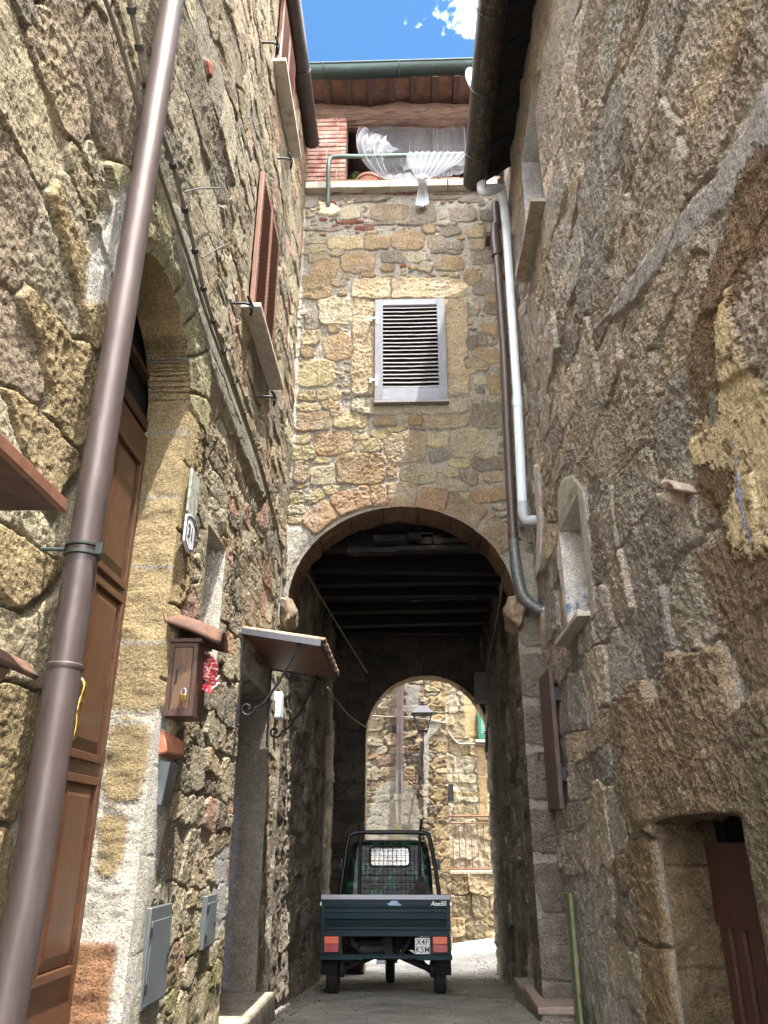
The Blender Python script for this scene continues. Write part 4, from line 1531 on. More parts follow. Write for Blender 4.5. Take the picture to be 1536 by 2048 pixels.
# brick pillar left of the loggia: every brick laid, as one mesh
brm = two_tone('weathered_red_brick', lin(136, 80, 66), lin(172, 144, 132), 7, .36, .6, .95, 0, .004, .6, None, .3)
bp = MB()
bpm = MB()
z = pz + .065
row = 0
PX0, PX1 = -1.14, -.66
PXW = -.665
while z < 9.62:
    wide = row < 5
    xe = PXW
    x = PX0 - (.12 if row % 2 else 0)
    while x < xe - .03:
        w_ = .245 if rnd.random() < .75 else .12
        a_, b_ = max(x, PX0), min(x + w_, xe)
        if b_ - a_ > .03:
            j = rnd.uniform(-.006, .006)
            M = Matrix.Translation(((a_ + b_) / 2, 0, z + .026)) @ Matrix.Rotation(rnd.gauss(0, .012), 4, 'Y')
            bp.box(-(b_ - a_) / 2 + .005, (b_ - a_) / 2 - .005, YF - .01 + j, YF + .25, -.025, .025, M)
        x += w_
    z += .068
    row += 1
bpm.box(PX0, PXW - .006, YF + .006, YF + .24, pz + .06, z)
bp.build('brick_pillar', brm, arch_house, .004)
bpm.build('pillar_mortar', simple('lime_joint', lin(176, 166, 152), .95), arch_house)

# log lintel across the loggia, rafters, tile soffit, green gutter
zl = onY(800, 223, YF)[2]
lg = MB()
pts, rs = [], []
for i in range(41):
    t = i / 40
    pts.append((-1.25 + 2.6 * t, YF + .10, zl + .02 * math.sin(t * 5) + .012 * math.sin(t * 17)))
    rs.append(.150 + .012 * math.sin(t * 11 + 1) + .006 * math.sin(t * 31))
lg.tube(pts, rs, 40)
lv = []
for i, p in enumerate(lg.v):
    q = np.array(p)
    c_ = np.array([q[0], YF + .10, zl])
    dirv = q - c_
    th = math.atan2(dirv[2], dirv[1])
    n = float(perlin(np.array([q[0] * 2.2]), np.array([th * 6.0]), 5)[0]) + .5 * float(perlin(np.array([q[0] * 6]), np.array([th * 14.0]), 8)[0])
    lv.append(tuple(q + dirv * n * .16))
lg.v = lv
lg.build('lintel_beam', M_beam, arch_house)
zr0 = onY(800, 152, YF - .42)[2] + .05
zr1 = zr0 + .30
roof_slope = (zr1 - zr0) / 1.0
ra = MB()
for k in range(11):
    xx = -1.20 + k * .262
    ra.hexa([(xx, YF - .42, zr0 - .075), (xx + .075, YF - .42, zr0 - .075), (xx + .075, YF + 3.2, zr0 - .075 + 3.62 * roof_slope * .55), (xx, YF + 3.2, zr0 - .075 + 3.62 * roof_slope * .55),
             (xx, YF - .42, zr0), (xx + .075, YF - .42, zr0), (xx + .075, YF + 3.2, zr0 + 3.62 * roof_slope * .55), (xx, YF + 3.2, zr0 + 3.62 * roof_slope * .55)])
ra.build_split('rafter', M_rafter, arch_house, bevel=.006, smooth=False)
sl_ = roof_slope * .55
tl = MB()
x = -1.20
for k in range(11):
    y = YF - .46
    while y < YF + 3.2:
        zz = zr0 + (y - YF + .42) * sl_
        tl.hexa([(x + .004, y, zz + .002), (x + .258, y, zz + .002), (x + .258, y + .296, zz + .296 * sl_ + .002), (x + .004, y + .296, zz + .296 * sl_ + .002),
                 (x + .004, y, zz + .03), (x + .258, y, zz + .03), (x + .258, y + .296, zz + .296 * sl_ + .03), (x + .004, y + .296, zz + .296 * sl_ + .03)])
        y += .30
    x += .262
tl.build('soffit_tiles', M_terradark, arch_house, .003, smooth=False)
MB().hexa([(-1.7, YF - .45, zr0 + .034), (1.9, YF - .45, zr0 + .034), (1.9, YF + 3.2, zr0 + 3.65 * sl_ + .034), (-1.7, YF + 3.2, zr0 + 3.65 * sl_ + .034),
           (-1.7, YF - .45, zr0 + .07), (1.9, YF - .45, zr0 + .07), (1.9, YF + 3.2, zr0 + 3.65 * sl_ + .09), (-1.7, YF + 3.2, zr0 + 3.65 * sl_ + .09)]).build('roof', M_terradark, arch_house, smooth=False)
gg = MB()
gc = onY(800, 139, YF - .55)
gr = []
for xx in np.linspace(-1.3, 1.5, 24):
    gr.append([(xx, gc[1] + .092 * math.cos(math.pi + math.pi * k / 14), gc[2] + .012 * math.sin(xx * 3) + .02 + .095 * math.sin(math.pi + math.pi * k / 14)) for k in range(15)])
gg.grid(gr)
for xx in (-.9, -.02, .86):
    gg.tube([(xx, gc[1] + .096 * math.cos(math.pi + math.pi * k / 12), gc[2] + .02 + .098 * math.sin(math.pi + math.pi * k / 12)) for k in range(13)], .007, 6)
gg.tube([(-1.3, gc[1] - .094, gc[2] + .022), (1.5, gc[1] - .094, gc[2] + .022)], .011, 8)
gg.build('gutter', M_gutter_green, arch_house, solid=.004)
# short spout of that gutter by the right wall
MB().tube(bez([(.80, gc[1], gc[2] - .06), (.80, gc[1], gc[2] - .16), (.86, gc[1] + .06, gc[2] - .30), (.96, gc[1] + .2, gc[2] - .5)], 6), .05, 14).build('gutter_spout', M_whitepipe, arch_house)
# loggia room behind the curtain
lo = MB()
lo.box(-1.3, 1.5, YF + .25, YF + 3.1, pz - .25, pz - .10)
lo.build('loggia_floor', M_backplaster, arch_house, smooth=False)
lo = MB()
for r0 in range(9):
    z_ = pz - .1 + r0 * .22
    x_ = -1.3 - (.14 if r0 % 2 else 0)
    while x_ < 1.5:
        lo.box(max(x_, -1.3), min(x_ + .276, 1.5), YF + 3.0, YF + 3.1, z_ + .002, z_ + .214)
        x_ += .28
lo.build('loggia_back_wall', M_backplaster, arch_house, .003, smooth=False)
MB().box(-1.5, -1.15, YF + .1, YF + 3.1, pz - .2, zr0 + .4).box(1.3, 1.6, YF + .05, YF + 3.1, pz - .2, zr0 + .4).build_split('loggia_side_wall', M_backplaster, arch_house, smooth=False)

# ---- passage under the house
TL, TRX, YE, CE = -1.10, 1.13, 11.8, 4.36


def passage_side(name, X, sgn, ops, seed, y0, y1, tone):
    us_ = axis(y0, y1, 0.014, [m_ for op in ops for m_ in op['marks_u']])
    vs_ = axis(-0.45, CE + .02, 0.014, [m_ for op in ops for m_ in op['marks_v']])
    s_ = Sheet(us_, vs_, .03, seed)
    s_.masonry(courses(y0 - .2, y1 + .3, -.5, CE + .1, (.24, .42), (.25, .7), [c_ * tone for c_ in (lin(150, 142, 128), lin(140, 130, 116), lin(158, 146, 126))], seed, (0, .02), .06), lin(140, 136, 128) * tone, .12, 1.3, -.012)
    s_.relief(.03, .02, .010, .016, 12, .02)
    s_.tint(lin(92, 88, 84) * tone, 1.5, 0, .3, seed + 2, .6)
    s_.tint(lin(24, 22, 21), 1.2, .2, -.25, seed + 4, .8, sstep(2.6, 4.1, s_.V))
    return build_sheet(name, s_, lambda u, v, d: np.stack([X + sgn * d, u, v], -1), ops, arch_house)


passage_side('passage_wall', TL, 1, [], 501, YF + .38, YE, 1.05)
nic = make_opening(7.55, 8.35, -.4, 2.75, .4, .38, None)
nic['rfun'] = grey_reveal
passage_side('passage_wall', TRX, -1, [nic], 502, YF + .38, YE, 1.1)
MB().box(TRX + .36, TRX + .40, 7.4, 8.5, -.4, 2.9).build('side_door', M_darkwood, arch_house, smooth=False)
MB().hexa([(.93, 6.6, -.1), (TRX + .4, 6.6, -.1), (TRX + .4, 8.4, -.2), (.95, 8.4, -.2), (.93, 6.6, .235), (TRX + .4, 6.6, .235), (TRX + .4, 8.4, .22), (.95, 8.4, .22)]).build('side_step', M_concrete, arch_house, .012)
MB().hexa([(.90, 6.55, .236), (TRX + .4, 6.55, .236), (TRX + .4, 7.5, .236), (.92, 7.5, .236), (.90, 6.55, .285), (TRX + .4, 6.55, .285), (TRX + .4, 7.5, .285), (.92, 7.5, .285)]).build('step_slab', two_tone('pinkish_step_slab', lin(150, 128, 116), lin(132, 122, 110), 8), arch_house, .008)
# ceiling of boards on cross beams, black with soot
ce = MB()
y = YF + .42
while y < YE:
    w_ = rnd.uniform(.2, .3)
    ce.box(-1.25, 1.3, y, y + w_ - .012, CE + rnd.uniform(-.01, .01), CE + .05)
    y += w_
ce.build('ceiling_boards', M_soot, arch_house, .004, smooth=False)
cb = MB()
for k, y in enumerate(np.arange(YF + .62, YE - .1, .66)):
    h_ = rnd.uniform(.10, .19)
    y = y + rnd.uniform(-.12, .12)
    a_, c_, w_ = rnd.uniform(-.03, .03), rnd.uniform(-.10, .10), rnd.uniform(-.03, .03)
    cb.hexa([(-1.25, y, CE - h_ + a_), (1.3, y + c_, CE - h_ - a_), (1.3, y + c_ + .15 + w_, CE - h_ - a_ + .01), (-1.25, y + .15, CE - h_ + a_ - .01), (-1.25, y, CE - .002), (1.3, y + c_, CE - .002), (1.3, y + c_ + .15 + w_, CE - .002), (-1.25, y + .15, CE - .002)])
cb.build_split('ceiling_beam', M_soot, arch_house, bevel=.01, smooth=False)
tb = MB()
for k in range(46):
    x_ = rnd.uniform(-1, 1.0)
    y_ = YF + .8 + .66 * rnd.randrange(7) + rnd.uniform(0, .3)
    tb.box(x_, x_ + rnd.uniform(.1, .26), y_, y_ + rnd.uniform(.06, .16), CE - .02, CE - .012 + rnd.uniform(0, .006))
tb.build_split('ceiling_tile', M_sootbrick, arch_house, bevel=.004, smooth=False)
db = MB()       # broken tiles and boards lodged just inside the crown of the arch
for (x_, z_, w_, h_) in ((-.34, 4.22, .34, .07), (.02, 4.25, .26, .06), (.14, 4.19, .12, .11), (.36, 4.2, .3, .05), (-.1, 4.12, .9, .05), (-.6, 4.1, .5, .06)):
    db.box(x_, x_ + w_, YF + .50, YF + .62, z_ - .03, z_ - .03 + h_)
db.tube([(.32, YF + .49, 4.2), (.32, YF + .66, 4.2)], .055, 12)
db.build_split('lodged_tile', M_sootbrick, arch_house, bevel=.006)
# far end arch
FCX, FRX, FSP, FRZ = 0.27, 0.90, 2.80, 0.90
fe_op = make_opening(FCX - FRX, FCX + FRX, -.5, FSP + FRZ, FRZ, .38)
fe_op['rfun'] = lambda u, v, d: (lin(140, 124, 104)[None, :] * (1 + .4 * fbm(v + u, d, 6, 4, 3))[:, None], np.full(len(u), .8))
fe_op['amp'] = .012
us_ = axis(TL - .1, TRX + .1, .014)
vs_ = axis(-.4, CE + .05, .014)
s_ = Sheet(us_, vs_, .03, 601)
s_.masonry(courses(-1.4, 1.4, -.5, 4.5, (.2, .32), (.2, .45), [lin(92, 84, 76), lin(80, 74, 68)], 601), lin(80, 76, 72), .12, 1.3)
s_.relief(.01, .012, .006, .01, 14)
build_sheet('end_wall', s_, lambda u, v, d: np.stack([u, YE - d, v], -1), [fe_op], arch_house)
MB().box(-2.5, -1.12, YF + .3, YE + .35, -.5, 5.3).box(1.6, 3.0, YF + .3, YE + .35, -.5, 5.3).build_split('side_mass', bpy.data.materials['inner_masonry'], arch_house, smooth=False)
MB().box(-1.6, 1.9, YF + .43, YE + .35, CE + .06, CE + .3).build('upper_floor', M_backplaster, arch_house, smooth=False)

# =================================================================== PIPES, CANOPIES AND SMALL THINGS ON THE WALLS
# copper downpipe in front of the left house
px, py = -1.0, 2.24
t = thing('drainpipe', 'thick brown copper drainpipe standing in front of the left house, crossing its door', 'drainpipe', (px, py, .6))
pz0 = onY(20, 1900, py)[2]
zj = onY(130, 1335, py)[2]
MB().tube([(px - .03, py - .02, .45), (px - .02, py - .01, .75), (px, py, pz0 + .1), (px, py, zj)], [.054, .054, .051, .051], 28).build('pipe', M_copper, t)
MB().tube([(px, py, zj - .03), (px, py, 7.0), (px, py, 9.0)], .048, 28).build('pipe', M_copper, t)
zb_ = onY(160, 1103, py)[2]
b_ = MB()
for dz in (-.014, .014):
    b_.lathe([(.050, dz - .007), (.055, dz - .004), (.055, dz + .004), (.050, dz + .007)], (px, py, zb_), 'Z', 28)
b_.box(px + .048, px + .07, py - .03, py - .018, zb_ - .018, zb_ + .018)
b_.tube([(px - .05, py - .02, zb_), (XL - .05, py - .03, zb_)], .007, 8)
b_.build('pipe_bracket', M_copper_clean, t)
MB().lathe([(.051, -.010), (.0535, -.005), (.0535, .005), (.048, .010)], (px, py, zj), 'Z', 28).build('joint_ring', M_copper, t)

# brown downpipe on the facade, right
t = thing('drainpipe', 'brown downpipe down the right edge of the archway facade, ending in a curved grey elbow', 'drainpipe', (1.02, 6.76, 3.2))
yb_ = YF - .14
pa = onY(990, 400, yb_)
pts = [(pa[0], yb_, 8.0), (pa[0], yb_, onY(990, 455, yb_)[2])]
pts2 = [onY(x, y, yb_) for x, y in ((992, 478), (1008, 700), (1019, 950), (1027, 1085))]
MB().tube([pts[0], pts[1]] , .043, 20).build('pipe', M_brownpipe, t)
MB().tube([onY(990, 450, yb_), onY(991, 475, yb_), onY(994, 512, yb_)], [.044, .056, .056], 20).build('pipe', M_brownpipe, t)
MB().tube([onY(993, 505, yb_)] + pts2, .042, 20).build('pipe', M_brownpipe, t)
el = bez([onY(1027, 1080, yb_), onY(1031, 1120, yb_), onY(1038, 1165, yb_), onY(1052, 1200, yb_ - .02), (XR + .03, yb_ - .04, onY(1075, 1232, yb_)[2])], 7)
MB().tube(el, [.046] * 7 + [.052] * (len(el) - 7), 20).build('pipe_elbow', M_greypipe, t)
c_ = MB()
for (x, y) in ((1026, 1068),):
    p = onY(x, y, yb_)
    c_.lathe([(.043, -.012), (.048, -.012), (.048, .012), (.043, .012)], tuple(p), 'Z', 20)
    c_.tube([tuple(p), (p[0] + .1, YF + .02, p[2])], .007, 8)
p = onY(985, 470, yb_)
c_.box(p[0] - .07, p[0] - .02, yb_ - .02, YF, p[2] - .03, p[2] + .03)
c_.build_split('pipe_bracket', M_brownpipe, t)

# white pipe
t = thing('drainpipe', 'white plastic downpipe running from the right gutter down beside the brown downpipe', 'drainpipe', (1.12, 6.7, 4.0))
yw_ = YF - .27
w = [onY(x, y, yw_) for x, y in ((1003, 384), (1012, 450), (1029, 720), (1045, 1012))]
top = bez([(gxc + .06, 6.33, gzc - .02), (gxc + .06, 6.33, onY(975, 384, 6.33)[2] + .02), (gxc + .16, 6.42, onY(990, 380, 6.4)[2]), (w[0][0], yw_, w[0][2] + .02), w[1]], 8)
MB().tube(top, .046, 20).build('pipe_elbow', M_whitepipe, t)
MB().tube([w[1], onY(1035, 800, yw_)], .043, 20).build('pipe', M_whitepipe, t)
MB().tube([onY(1035, 795, yw_), onY(1035.5, 815, yw_)], .049, 20).build('pipe_socket', M_whitepipe, t)
MB().tube([onY(1035.5, 812, yw_), w[3]], .045, 20).build('pipe', M_whitepipe, t)
el = bez([onY(1045, 1005, yw_), onY(1046, 1026, yw_), onY(1052, 1040, yw_), onY(1068, 1041, yw_), (XR + .03, yw_, onY(1068, 1041, yw_)[2])], 7)
MB().tube(el, .049, 20).build('pipe_elbow', simple('grey_pvc_elbow', lin(158, 164, 170), .4, 0, .06), t)

# rail of the loggia
t = thing('handrail', 'grey green tubular rail before the loggia, its left end bent down into the wall', 'rail', (0, YF - .2, pz))
yr = YF - .22
k0 = onY(656, 418, YF)
ka = onY(657, 330, yr)
kb = onY(672, 314, yr)
kc = onY(952, 314, yr)
L_ = [tuple(k0 + np.array([0, .03, 0])), tuple((k0 + ka) / 2 + np.array([0, -.09, -.0])), tuple(ka), tuple(onY(660, 318, yr)), tuple(kb), (0, yr, kb[2]), (1.25, yr, kc[2])]
pl_ = [L_[0]] + bez([onY(656, 408, YF - .03), onY(656.5, 370, YF - .13), onY(657, 334, yr), onY(660, 318, yr), onY(675, 313, yr), onY(720, 313, yr)], 6) + [(1.25, yr, onY(720, 313, yr)[2] - .005)]
MB().tube(pl_, .026, 16).build('rail_tube', M_rail, t)

# sheer curtain
t = thing('curtain', 'white sheer curtain billowing from the loggia, knotted over the rail with its tail hanging', 'curtain', (.2, YF, pz))
yc = YF + .12
rod = MB().tube([onY(718, 244, yc), (1.3, yc, onY(900, 242, yc)[2])], .008, 8)
rod.lathe([(.0001, -.02), (.018, -.012), (.018, .012), (.0001, .02)], tuple(onY(724, 244, yc)), 'X', 12)
rod.build('curtain_rod', M_steel, t)


def cloth(top, mid, bot, Yt, Ym, Yb, nx, nz, amp, fr, seed, name='sheet', mat=None):
    """top/mid/bot: photo-pixel polylines; each maps evenly across the cloth"""
    def samp(pl, s_):
        pl = np.asarray(pl, float)
        k = s_ * (len(pl) - 1)
        i = min(int(k), len(pl) - 2)
        return pl[i] + (pl[i + 1] - pl[i]) * (k - i)
    P = np.zeros((nz, nx, 3))
    for j in range(nx):
        s_ = j / (nx - 1)
        a_, b_, c_ = onY(*samp(top, s_), Yt), onY(*samp(mid, s_), Ym), onY(*samp(bot, s_), Yb)
        ph = fr(s_)
        for i in range(nz):
            q = i / (nz - 1)
            p = (1 - q) ** 2 * a_ + 2 * q * (1 - q) * (2 * b_ - .5 * a_ - .5 * c_) + q * q * c_
            w_ = amp(s_, q)
            P[i, j] = p + np.array([.35 * w_ * math.cos(ph * 1.0 + 1), w_ * math.sin(ph + .6 * q * math.sin(seed + 5 * s_)), 0])
    return MB().grid(P).build(name, mat or M_curtain, t)


# gathered right part hanging straight from the rod and passing behind the rail
cloth([(726, 243), (780, 243), (840, 243), (900, 242), (985, 242)], [(716, 300), (775, 300), (835, 305), (905, 305), (985, 305)], [(752, 352), (800, 353), (842, 358), (905, 352), (985, 330)],
      yc, yc - .10, yr + .05, 420, 40, lambda s_, q: (.010 + .022 * s_) * (1 - .45 * q) * (.55 + .45 * math.sin(31 * s_) ** 2) * (1 if s_ > .42 else .5), lambda s_: 26 * s_ + 120 * max(0, s_ - .40) + 3 * math.sin(9 * s_) + 2.2 * math.sin(27 * s_) + 1.3 * math.sin(61 * s_), 3)
# the left edge blown out and up in crumples
cloth([(724, 245), (740, 262), (768, 272), (790, 300)], [(713, 292), (727, 300), (750, 300), (768, 318)], [(757, 352), (764, 353), (772, 354), (782, 355)],
      yc - .02, yc - .32, yr - .02, 90, 44, lambda s_, q: .035 * math.sin(math.pi * q) ** .5, lambda s_: 20 * s_, 8)
cloth([(727, 268), (745, 276), (772, 275)], [(722, 284), (745, 288), (775, 290)], [(726, 305), (752, 300), (797, 303)], yc - .1, yc - .3, yc - .12, 50, 20, lambda s_, q: .03, lambda s_: 24 * s_, 5)
# swag thrown over the rail, running into the knot
cloth([(812, 305), (850, 303), (890, 304), (934, 305)], [(818, 332), (842, 336), (872, 336), (905, 334)], [(834, 357), (840, 358), (847, 359), (853, 358)],
      yr - .03, yr - .06, yr - .07, 160, 34, lambda s_, q: .014 * (1 - q * .6), lambda s_: 60 * s_, 2, 'swag', M_swag)
cloth([(812, 306), (850, 304), (890, 305), (934, 306)], [(812, 318), (850, 316), (890, 316), (930, 318)], [(806, 340), (850, 335), (895, 332), (930, 330)],
      yr + .03, yr + .05, yr + .06, 120, 10, lambda s_, q: .008, lambda s_: 50 * s_, 4, 'swag', M_swag)
cloth([(760, 352), (790, 350), (815, 345), (836, 352)], [(765, 356), (790, 357), (815, 356), (838, 358)], [(772, 357), (795, 360), (820, 361), (840, 361)], yr, yr - .03, yr - .06, 60, 8, lambda s_, q: .01, lambda s_: 24 * s_, 6, 'swag', M_swag)
kn = onY(844, 358, yr - .08)
kb_ = MB()
P = []
for i in range(13):
    ph = math.pi * i / 12
    P.append([(kn[0] + .062 * (1 + .22 * math.sin(4 * th + 3 * ph)) * math.sin(ph) * math.cos(th), kn[1] + .05 * math.sin(ph) * math.sin(th), kn[2] + .045 * math.cos(ph) * (1 + .2 * math.sin(3 * th))) for th in [2 * math.pi * k / 24 for k in range(25)]])
kb_.grid(P)
kb_.build('knot', M_curtain_thick, t)
cloth([(838, 360), (844, 360), (850, 360)], [(834, 385), (845, 386), (856, 384)], [(829, 411), (843, 413), (858, 408)], yr - .08, YF - .12, YF - .1, 90, 24, lambda s_, q: .012 * (.3 + q), lambda s_: 34 * s_, 7, 'tail', M_curtain_thick)

# pot with plant inside the loggia
pc = onY(737, 352, YF + .10)
pbz = pz + .064
t = thing('flower_pot', 'brown clay flower pot on the loggia parapet behind the curtain', 'plant pot', (pc[0], YF + .22, pbz))
MB().lathe([(.10, 0), (.145, .20), (.15, .22), (.165, .222), (.165, .26), (.145, .262), (.14, .22), (.0001, .21)], (pc[0], YF + .22, pbz), 'Z', 32).build('pot', M_pot, t)
pl = thing('potted_plant', 'small yellow green bush beside the clay pot in the loggia', 'plant', (pc[0] - .18, YF + .3, pbz))


def leafball(c, r, n, sz, seed):
    m_ = MB()
    R_ = random.Random(seed)
    for i in range(n):
        d = Vector((R_.gauss(0, 1), R_.gauss(0, 1), R_.gauss(0, 1))).normalized() * (R_.random() ** .4)
        p = Vector(c) + Vector((d.x * r[0], d.y * r[1], d.z * r[2]))
        a = Vector((R_.gauss(0, 1), R_.gauss(0, 1), R_.gauss(0, 1))).normalized() * sz * R_.uniform(.6, 1.3)
        b = a.orthogonal().normalized() * sz * .35
        m_.add([p - a * .5, p + b, p + a * .5, p - b], [(0, 1, 2, 3)])
    return m_


leafball((pc[0] - .16, YF + .28, pbz + .30), (.10, .1, .17), 700, .03, 3).build('foliage', M_leaf, pl)
MB().tube([(pc[0] - .17, YF + .3, pbz - .1), (pc[0] - .16, YF + .29, pbz + .3)], .012, 8).build('stem', M_rafter, pl)
g2 = onY(950, 352, YF + .2)
pl = thing('potted_plant', 'dark green plant low behind the right end of the loggia rail', 'plant', (g2[0], YF + .3, pbz))
leafball((g2[0] - .05, YF + .28, pbz + .05), (.16, .08, .07), 500, .035, 4).build('foliage', simple('dark_leaves', lin(40, 66, 44), .6), pl)

# cables on the left wall
def wallcable(name, label, pts, r, mat, clips=0, off=.05, group=None):
    P = [onX(x, y, XL + off) for x, y in pts]
    m_ = MB().tube(bez(P, 8), r, 8)
    t_ = thing(name, label, 'cable', tuple(P[len(P) // 2]), group)
    m_.build('cable_run', mat, t_)
    if clips:
        c2 = MB()
        B = bez(P, 8)
        for i in range(4, len(B) - 2, max(1, len(B) // clips)):
            q = B[i]
            d_ = Vector(B[i + 1] - B[i]).normalized() * .012
            c2.tube([Vector(q) - d_, Vector(q) + d_], r * 1.7, 8)
        c2.build_split('clip', M_cable_dark, t_)
    return t_


wallcable('cable', 'pale grey clipped cable slanting down the left wall from the top', [(250, -40), (275, 80), (300, 200), (345, 330), (382, 470), (410, 590), (442, 690), (475, 790), (505, 880), (530, 960), (553, 1050)], .011, M_cable, 16, .07)
wallcable('cable', 'thinner cable bundle sagging just below the clipped cable on the left wall', [(195, -40), (232, 60), (262, 160), (290, 260), (335, 390), (378, 520), (420, 650), (470, 790), (515, 920), (545, 1030)], .009, M_cable, 0, .065)
wallcable('cable', 'grey cable running down the corner of the left wall to the canopy', [(553, 1050), (563, 1110), (562, 1170), (556, 1235)], .009, M_greymetal, 3, .06)
wallcable('wire', 'short dark wire stub on the left wall level with the lower shutter tops', [(368, 384), (400, 377), (440, 376)], .004, M_cable_dark, 0, .07)
wallcable('wire', 'short dark wire stub sticking out of the left wall below the other stub', [(404, 516), (430, 500), (460, 486)], .004, M_cable_dark, 0, .07)

# house number and small plaque
p0 = onX(377, 1067, XL + .05)
t = thing('house_number', 'white enamel house number plate reading 31 beside the wooden door', 'house number', tuple(p0))
hy_, hz_ = .085, .098
oct_ = [(-hy_, -hz_ * .72), (-hy_ * .0 - .02, -hz_), (.02, -hz_), (hy_, -hz_ * .72), (hy_, hz_ * .72), (.02, hz_), (-.02, hz_), (-hy_, hz_ * .72)]
pf_ = lambda u, v, d: (XL + .045 + d, p0[1] + u, p0[2] + v)
MB().prism(oct_, .004, .014, pf_).build('plate', M_white_enamel, t, .002)
bd = MB()
for i in range(8):
    a_, b_ = np.array(oct_[i]) * .86, np.array(oct_[(i + 1) % 8]) * .86
    bd.tube([pf_(a_[0], a_[1], .015), pf_(b_[0], b_[1], .015)], .0028, 6)
bd.build('plate_border', M_ink, t)
MT = Matrix(((0, 0, 1, XL + .0605), (1, 0, 0, p0[1]), (0, 1, 0, p0[2]), (0, 0, 0, 1)))
text_mesh('31', .10, 'lettering', M_ink, Matrix.Translation(-ORG[t.name]) @ MT, t, .001)
p1 = onX(387, 990, XL + .045)
t = thing('plaque', 'small faded tile plaque just above the house number', 'plaque', tuple(p1))
MB().box(XL + .035, XL + .05, p1[1] - .075, p1[1] + .075, p1[2] - .12, p1[2] + .12).build('plaque_tile', two_tone('faded_tile', lin(160, 162, 150), lin(120, 126, 116), 22, .45, .6), t, .004)

# mailbox with a tile roof and crumpled paper
bx0, bx1, by0, by1, bz0, bz1 = XL + .02, XL + .155, 3.60, 3.79, onY(340, 1432, 3.6)[2], onY(345, 1285, 3.6)[2]
t = thing('mailbox', 'dark wooden mailbox with padlocked door hanging on the wall beside the arched door', 'mailbox', (bx0, by0, bz0))
fr_ = .022
m_ = MB()
m_.box(bx0, bx1, by0 + .012, by1, bz0, bz1)
m_.box(bx0, bx0 + fr_, by0, by0 + .012, bz0, bz1).box(bx1 - fr_, bx1, by0, by0 + .012, bz0, bz1).box(bx0 + fr_, bx1 - fr_, by0, by0 + .012, bz0, bz0 + fr_ * 1.4).box(bx0 + fr_, bx1 - fr_, by0, by0 + .012, bz1 - fr_, bz1)
m_.box(bx0 - .0, bx1 + .015, by0 - .012, by1 + .01, bz1, bz1 + .018)
box_ = m_.build('mailbox_body', M_darkwood, t, .002, smooth=False)
MB().box(bx0 + fr_ + .002, bx1 - fr_ - .002, by0 + .003, by0 + .009, bz0 + fr_ * 1.4 + .002, bz1 - fr_ - .002).build('mailbox_door', M_panelwood, t, .001, smooth=False)
lk = MB()
lx, lz = bx1 - .045, (bz0 + bz1) / 2 - .09
lk.box(lx - .016, lx + .016, by0 - .022, by0 - .008, lz - .018, lz + .016)
lko = lk.build('padlock', M_brass, t, .003)
MB().tube(bez([(lx - .010, by0 - .015, lz + .014), (lx - .010, by0 - .015, lz + .034), (lx, by0 - .015, lz + .042), (lx + .010, by0 - .015, lz + .034), (lx + .010, by0 - .015, lz + .014)], 5), .003, 8).build('shackle', M_zinc, lko)
MB().tube([(bx0 + .05, by0 - .002, lz + .14), (bx0 + .05, by0 - .02, lz + .13), (bx0 + .052, by0 - .02, lz + .07), (bx0 + .045, by0 - .02, lz + .06)], .0035, 8).build('hook', M_iron, t)
tr = thing('roof_tile', 'curved terracotta tile fixed to the wall as a little roof over the mailbox', 'roof tile', (bx0, 3.7, bz1 + .1))
P = []
for i in range(15):
    s_ = i / 14
    row = []
    for k in range(15):
        q = k / 14
        a_ = math.pi * (.12 + .76 * q)
        # a barrel tile lying across the top of the box, dipping towards the alley
        row.append((XL - .02 + .265 * s_, 3.72 - .18 * math.cos(a_) * (1 - .5 * s_ ** 4), bz1 + .045 + .125 * math.sin(a_) - .075 * s_ - .02 * s_ * s_ + (.04 if i == 0 else 0)))
    P.append(row)
MB().grid(P).build('tile', M_tile_old, tr, solid=.014)
pr = thing('newspaper', 'crumpled red and white leaflet stuffed into the side of the mailbox', 'paper', (bx1, 3.75, bz1 - .1))
for sd in range(3):
    P = []
    for i in range(10):
        row = []
        for k in range(12):
            a_ = k / 11
            b__ = i / 9
            row.append((bx1 - .03 + .085 * a_ + .014 * math.sin(5 * b__ + sd * 2), 3.70 + .075 * b__ + .02 * math.sin(7 * a_ + sd) + .02 * sd, bz1 - .03 - .05 * sd - .06 * a_ + .035 * math.sin(3.4 * b__ + 2 * a_ + sd * 1.7)))
        P.append(row)
    MB().grid(P).build('sheet', M_paper, pr, solid=.0015)

# terracotta wedge and grey box under the mailbox
p = onX(336, 1485, XL + .03)
t = thing('roof_tile', 'broken terracotta tile set in mortar below the mailbox', 'roof tile', tuple(p))
MB().hexa([(XL - .03, 3.62, p[2] - .075), (XL + .05, 3.62, p[2] - .05), (XL + .08, 3.82, p[2] - .045), (XL - .03, 3.86, p[2] - .075), (XL - .03, 3.62, p[2] + .055), (XL + .03, 3.62, p[2] + .05), (XL + .07, 3.82, p[2] + .02), (XL - .03, 3.86, p[2] + .04)]).build('tile', M_terracotta, t, .008)
p = onX(316, 1562, XL + .03)
t = thing('vent_cover', 'small grey metal hood on the wall below the broken tile', 'vent cover', tuple(p))
MB().hexa([(XL - .02, 3.66, p[2] - .09), (XL + .035, 3.68, p[2] - .1), (XL + .035, 3.79, p[2] - .1), (XL - .02, 3.81, p[2] - .09), (XL - .02, 3.65, p[2] + .10), (XL + .062, 3.66, p[2] + .085), (XL + .062, 3.80, p[2] + .085), (XL - .02, 3.81, p[2] + .10)]).build('cover', M_greymetal, t, .004)

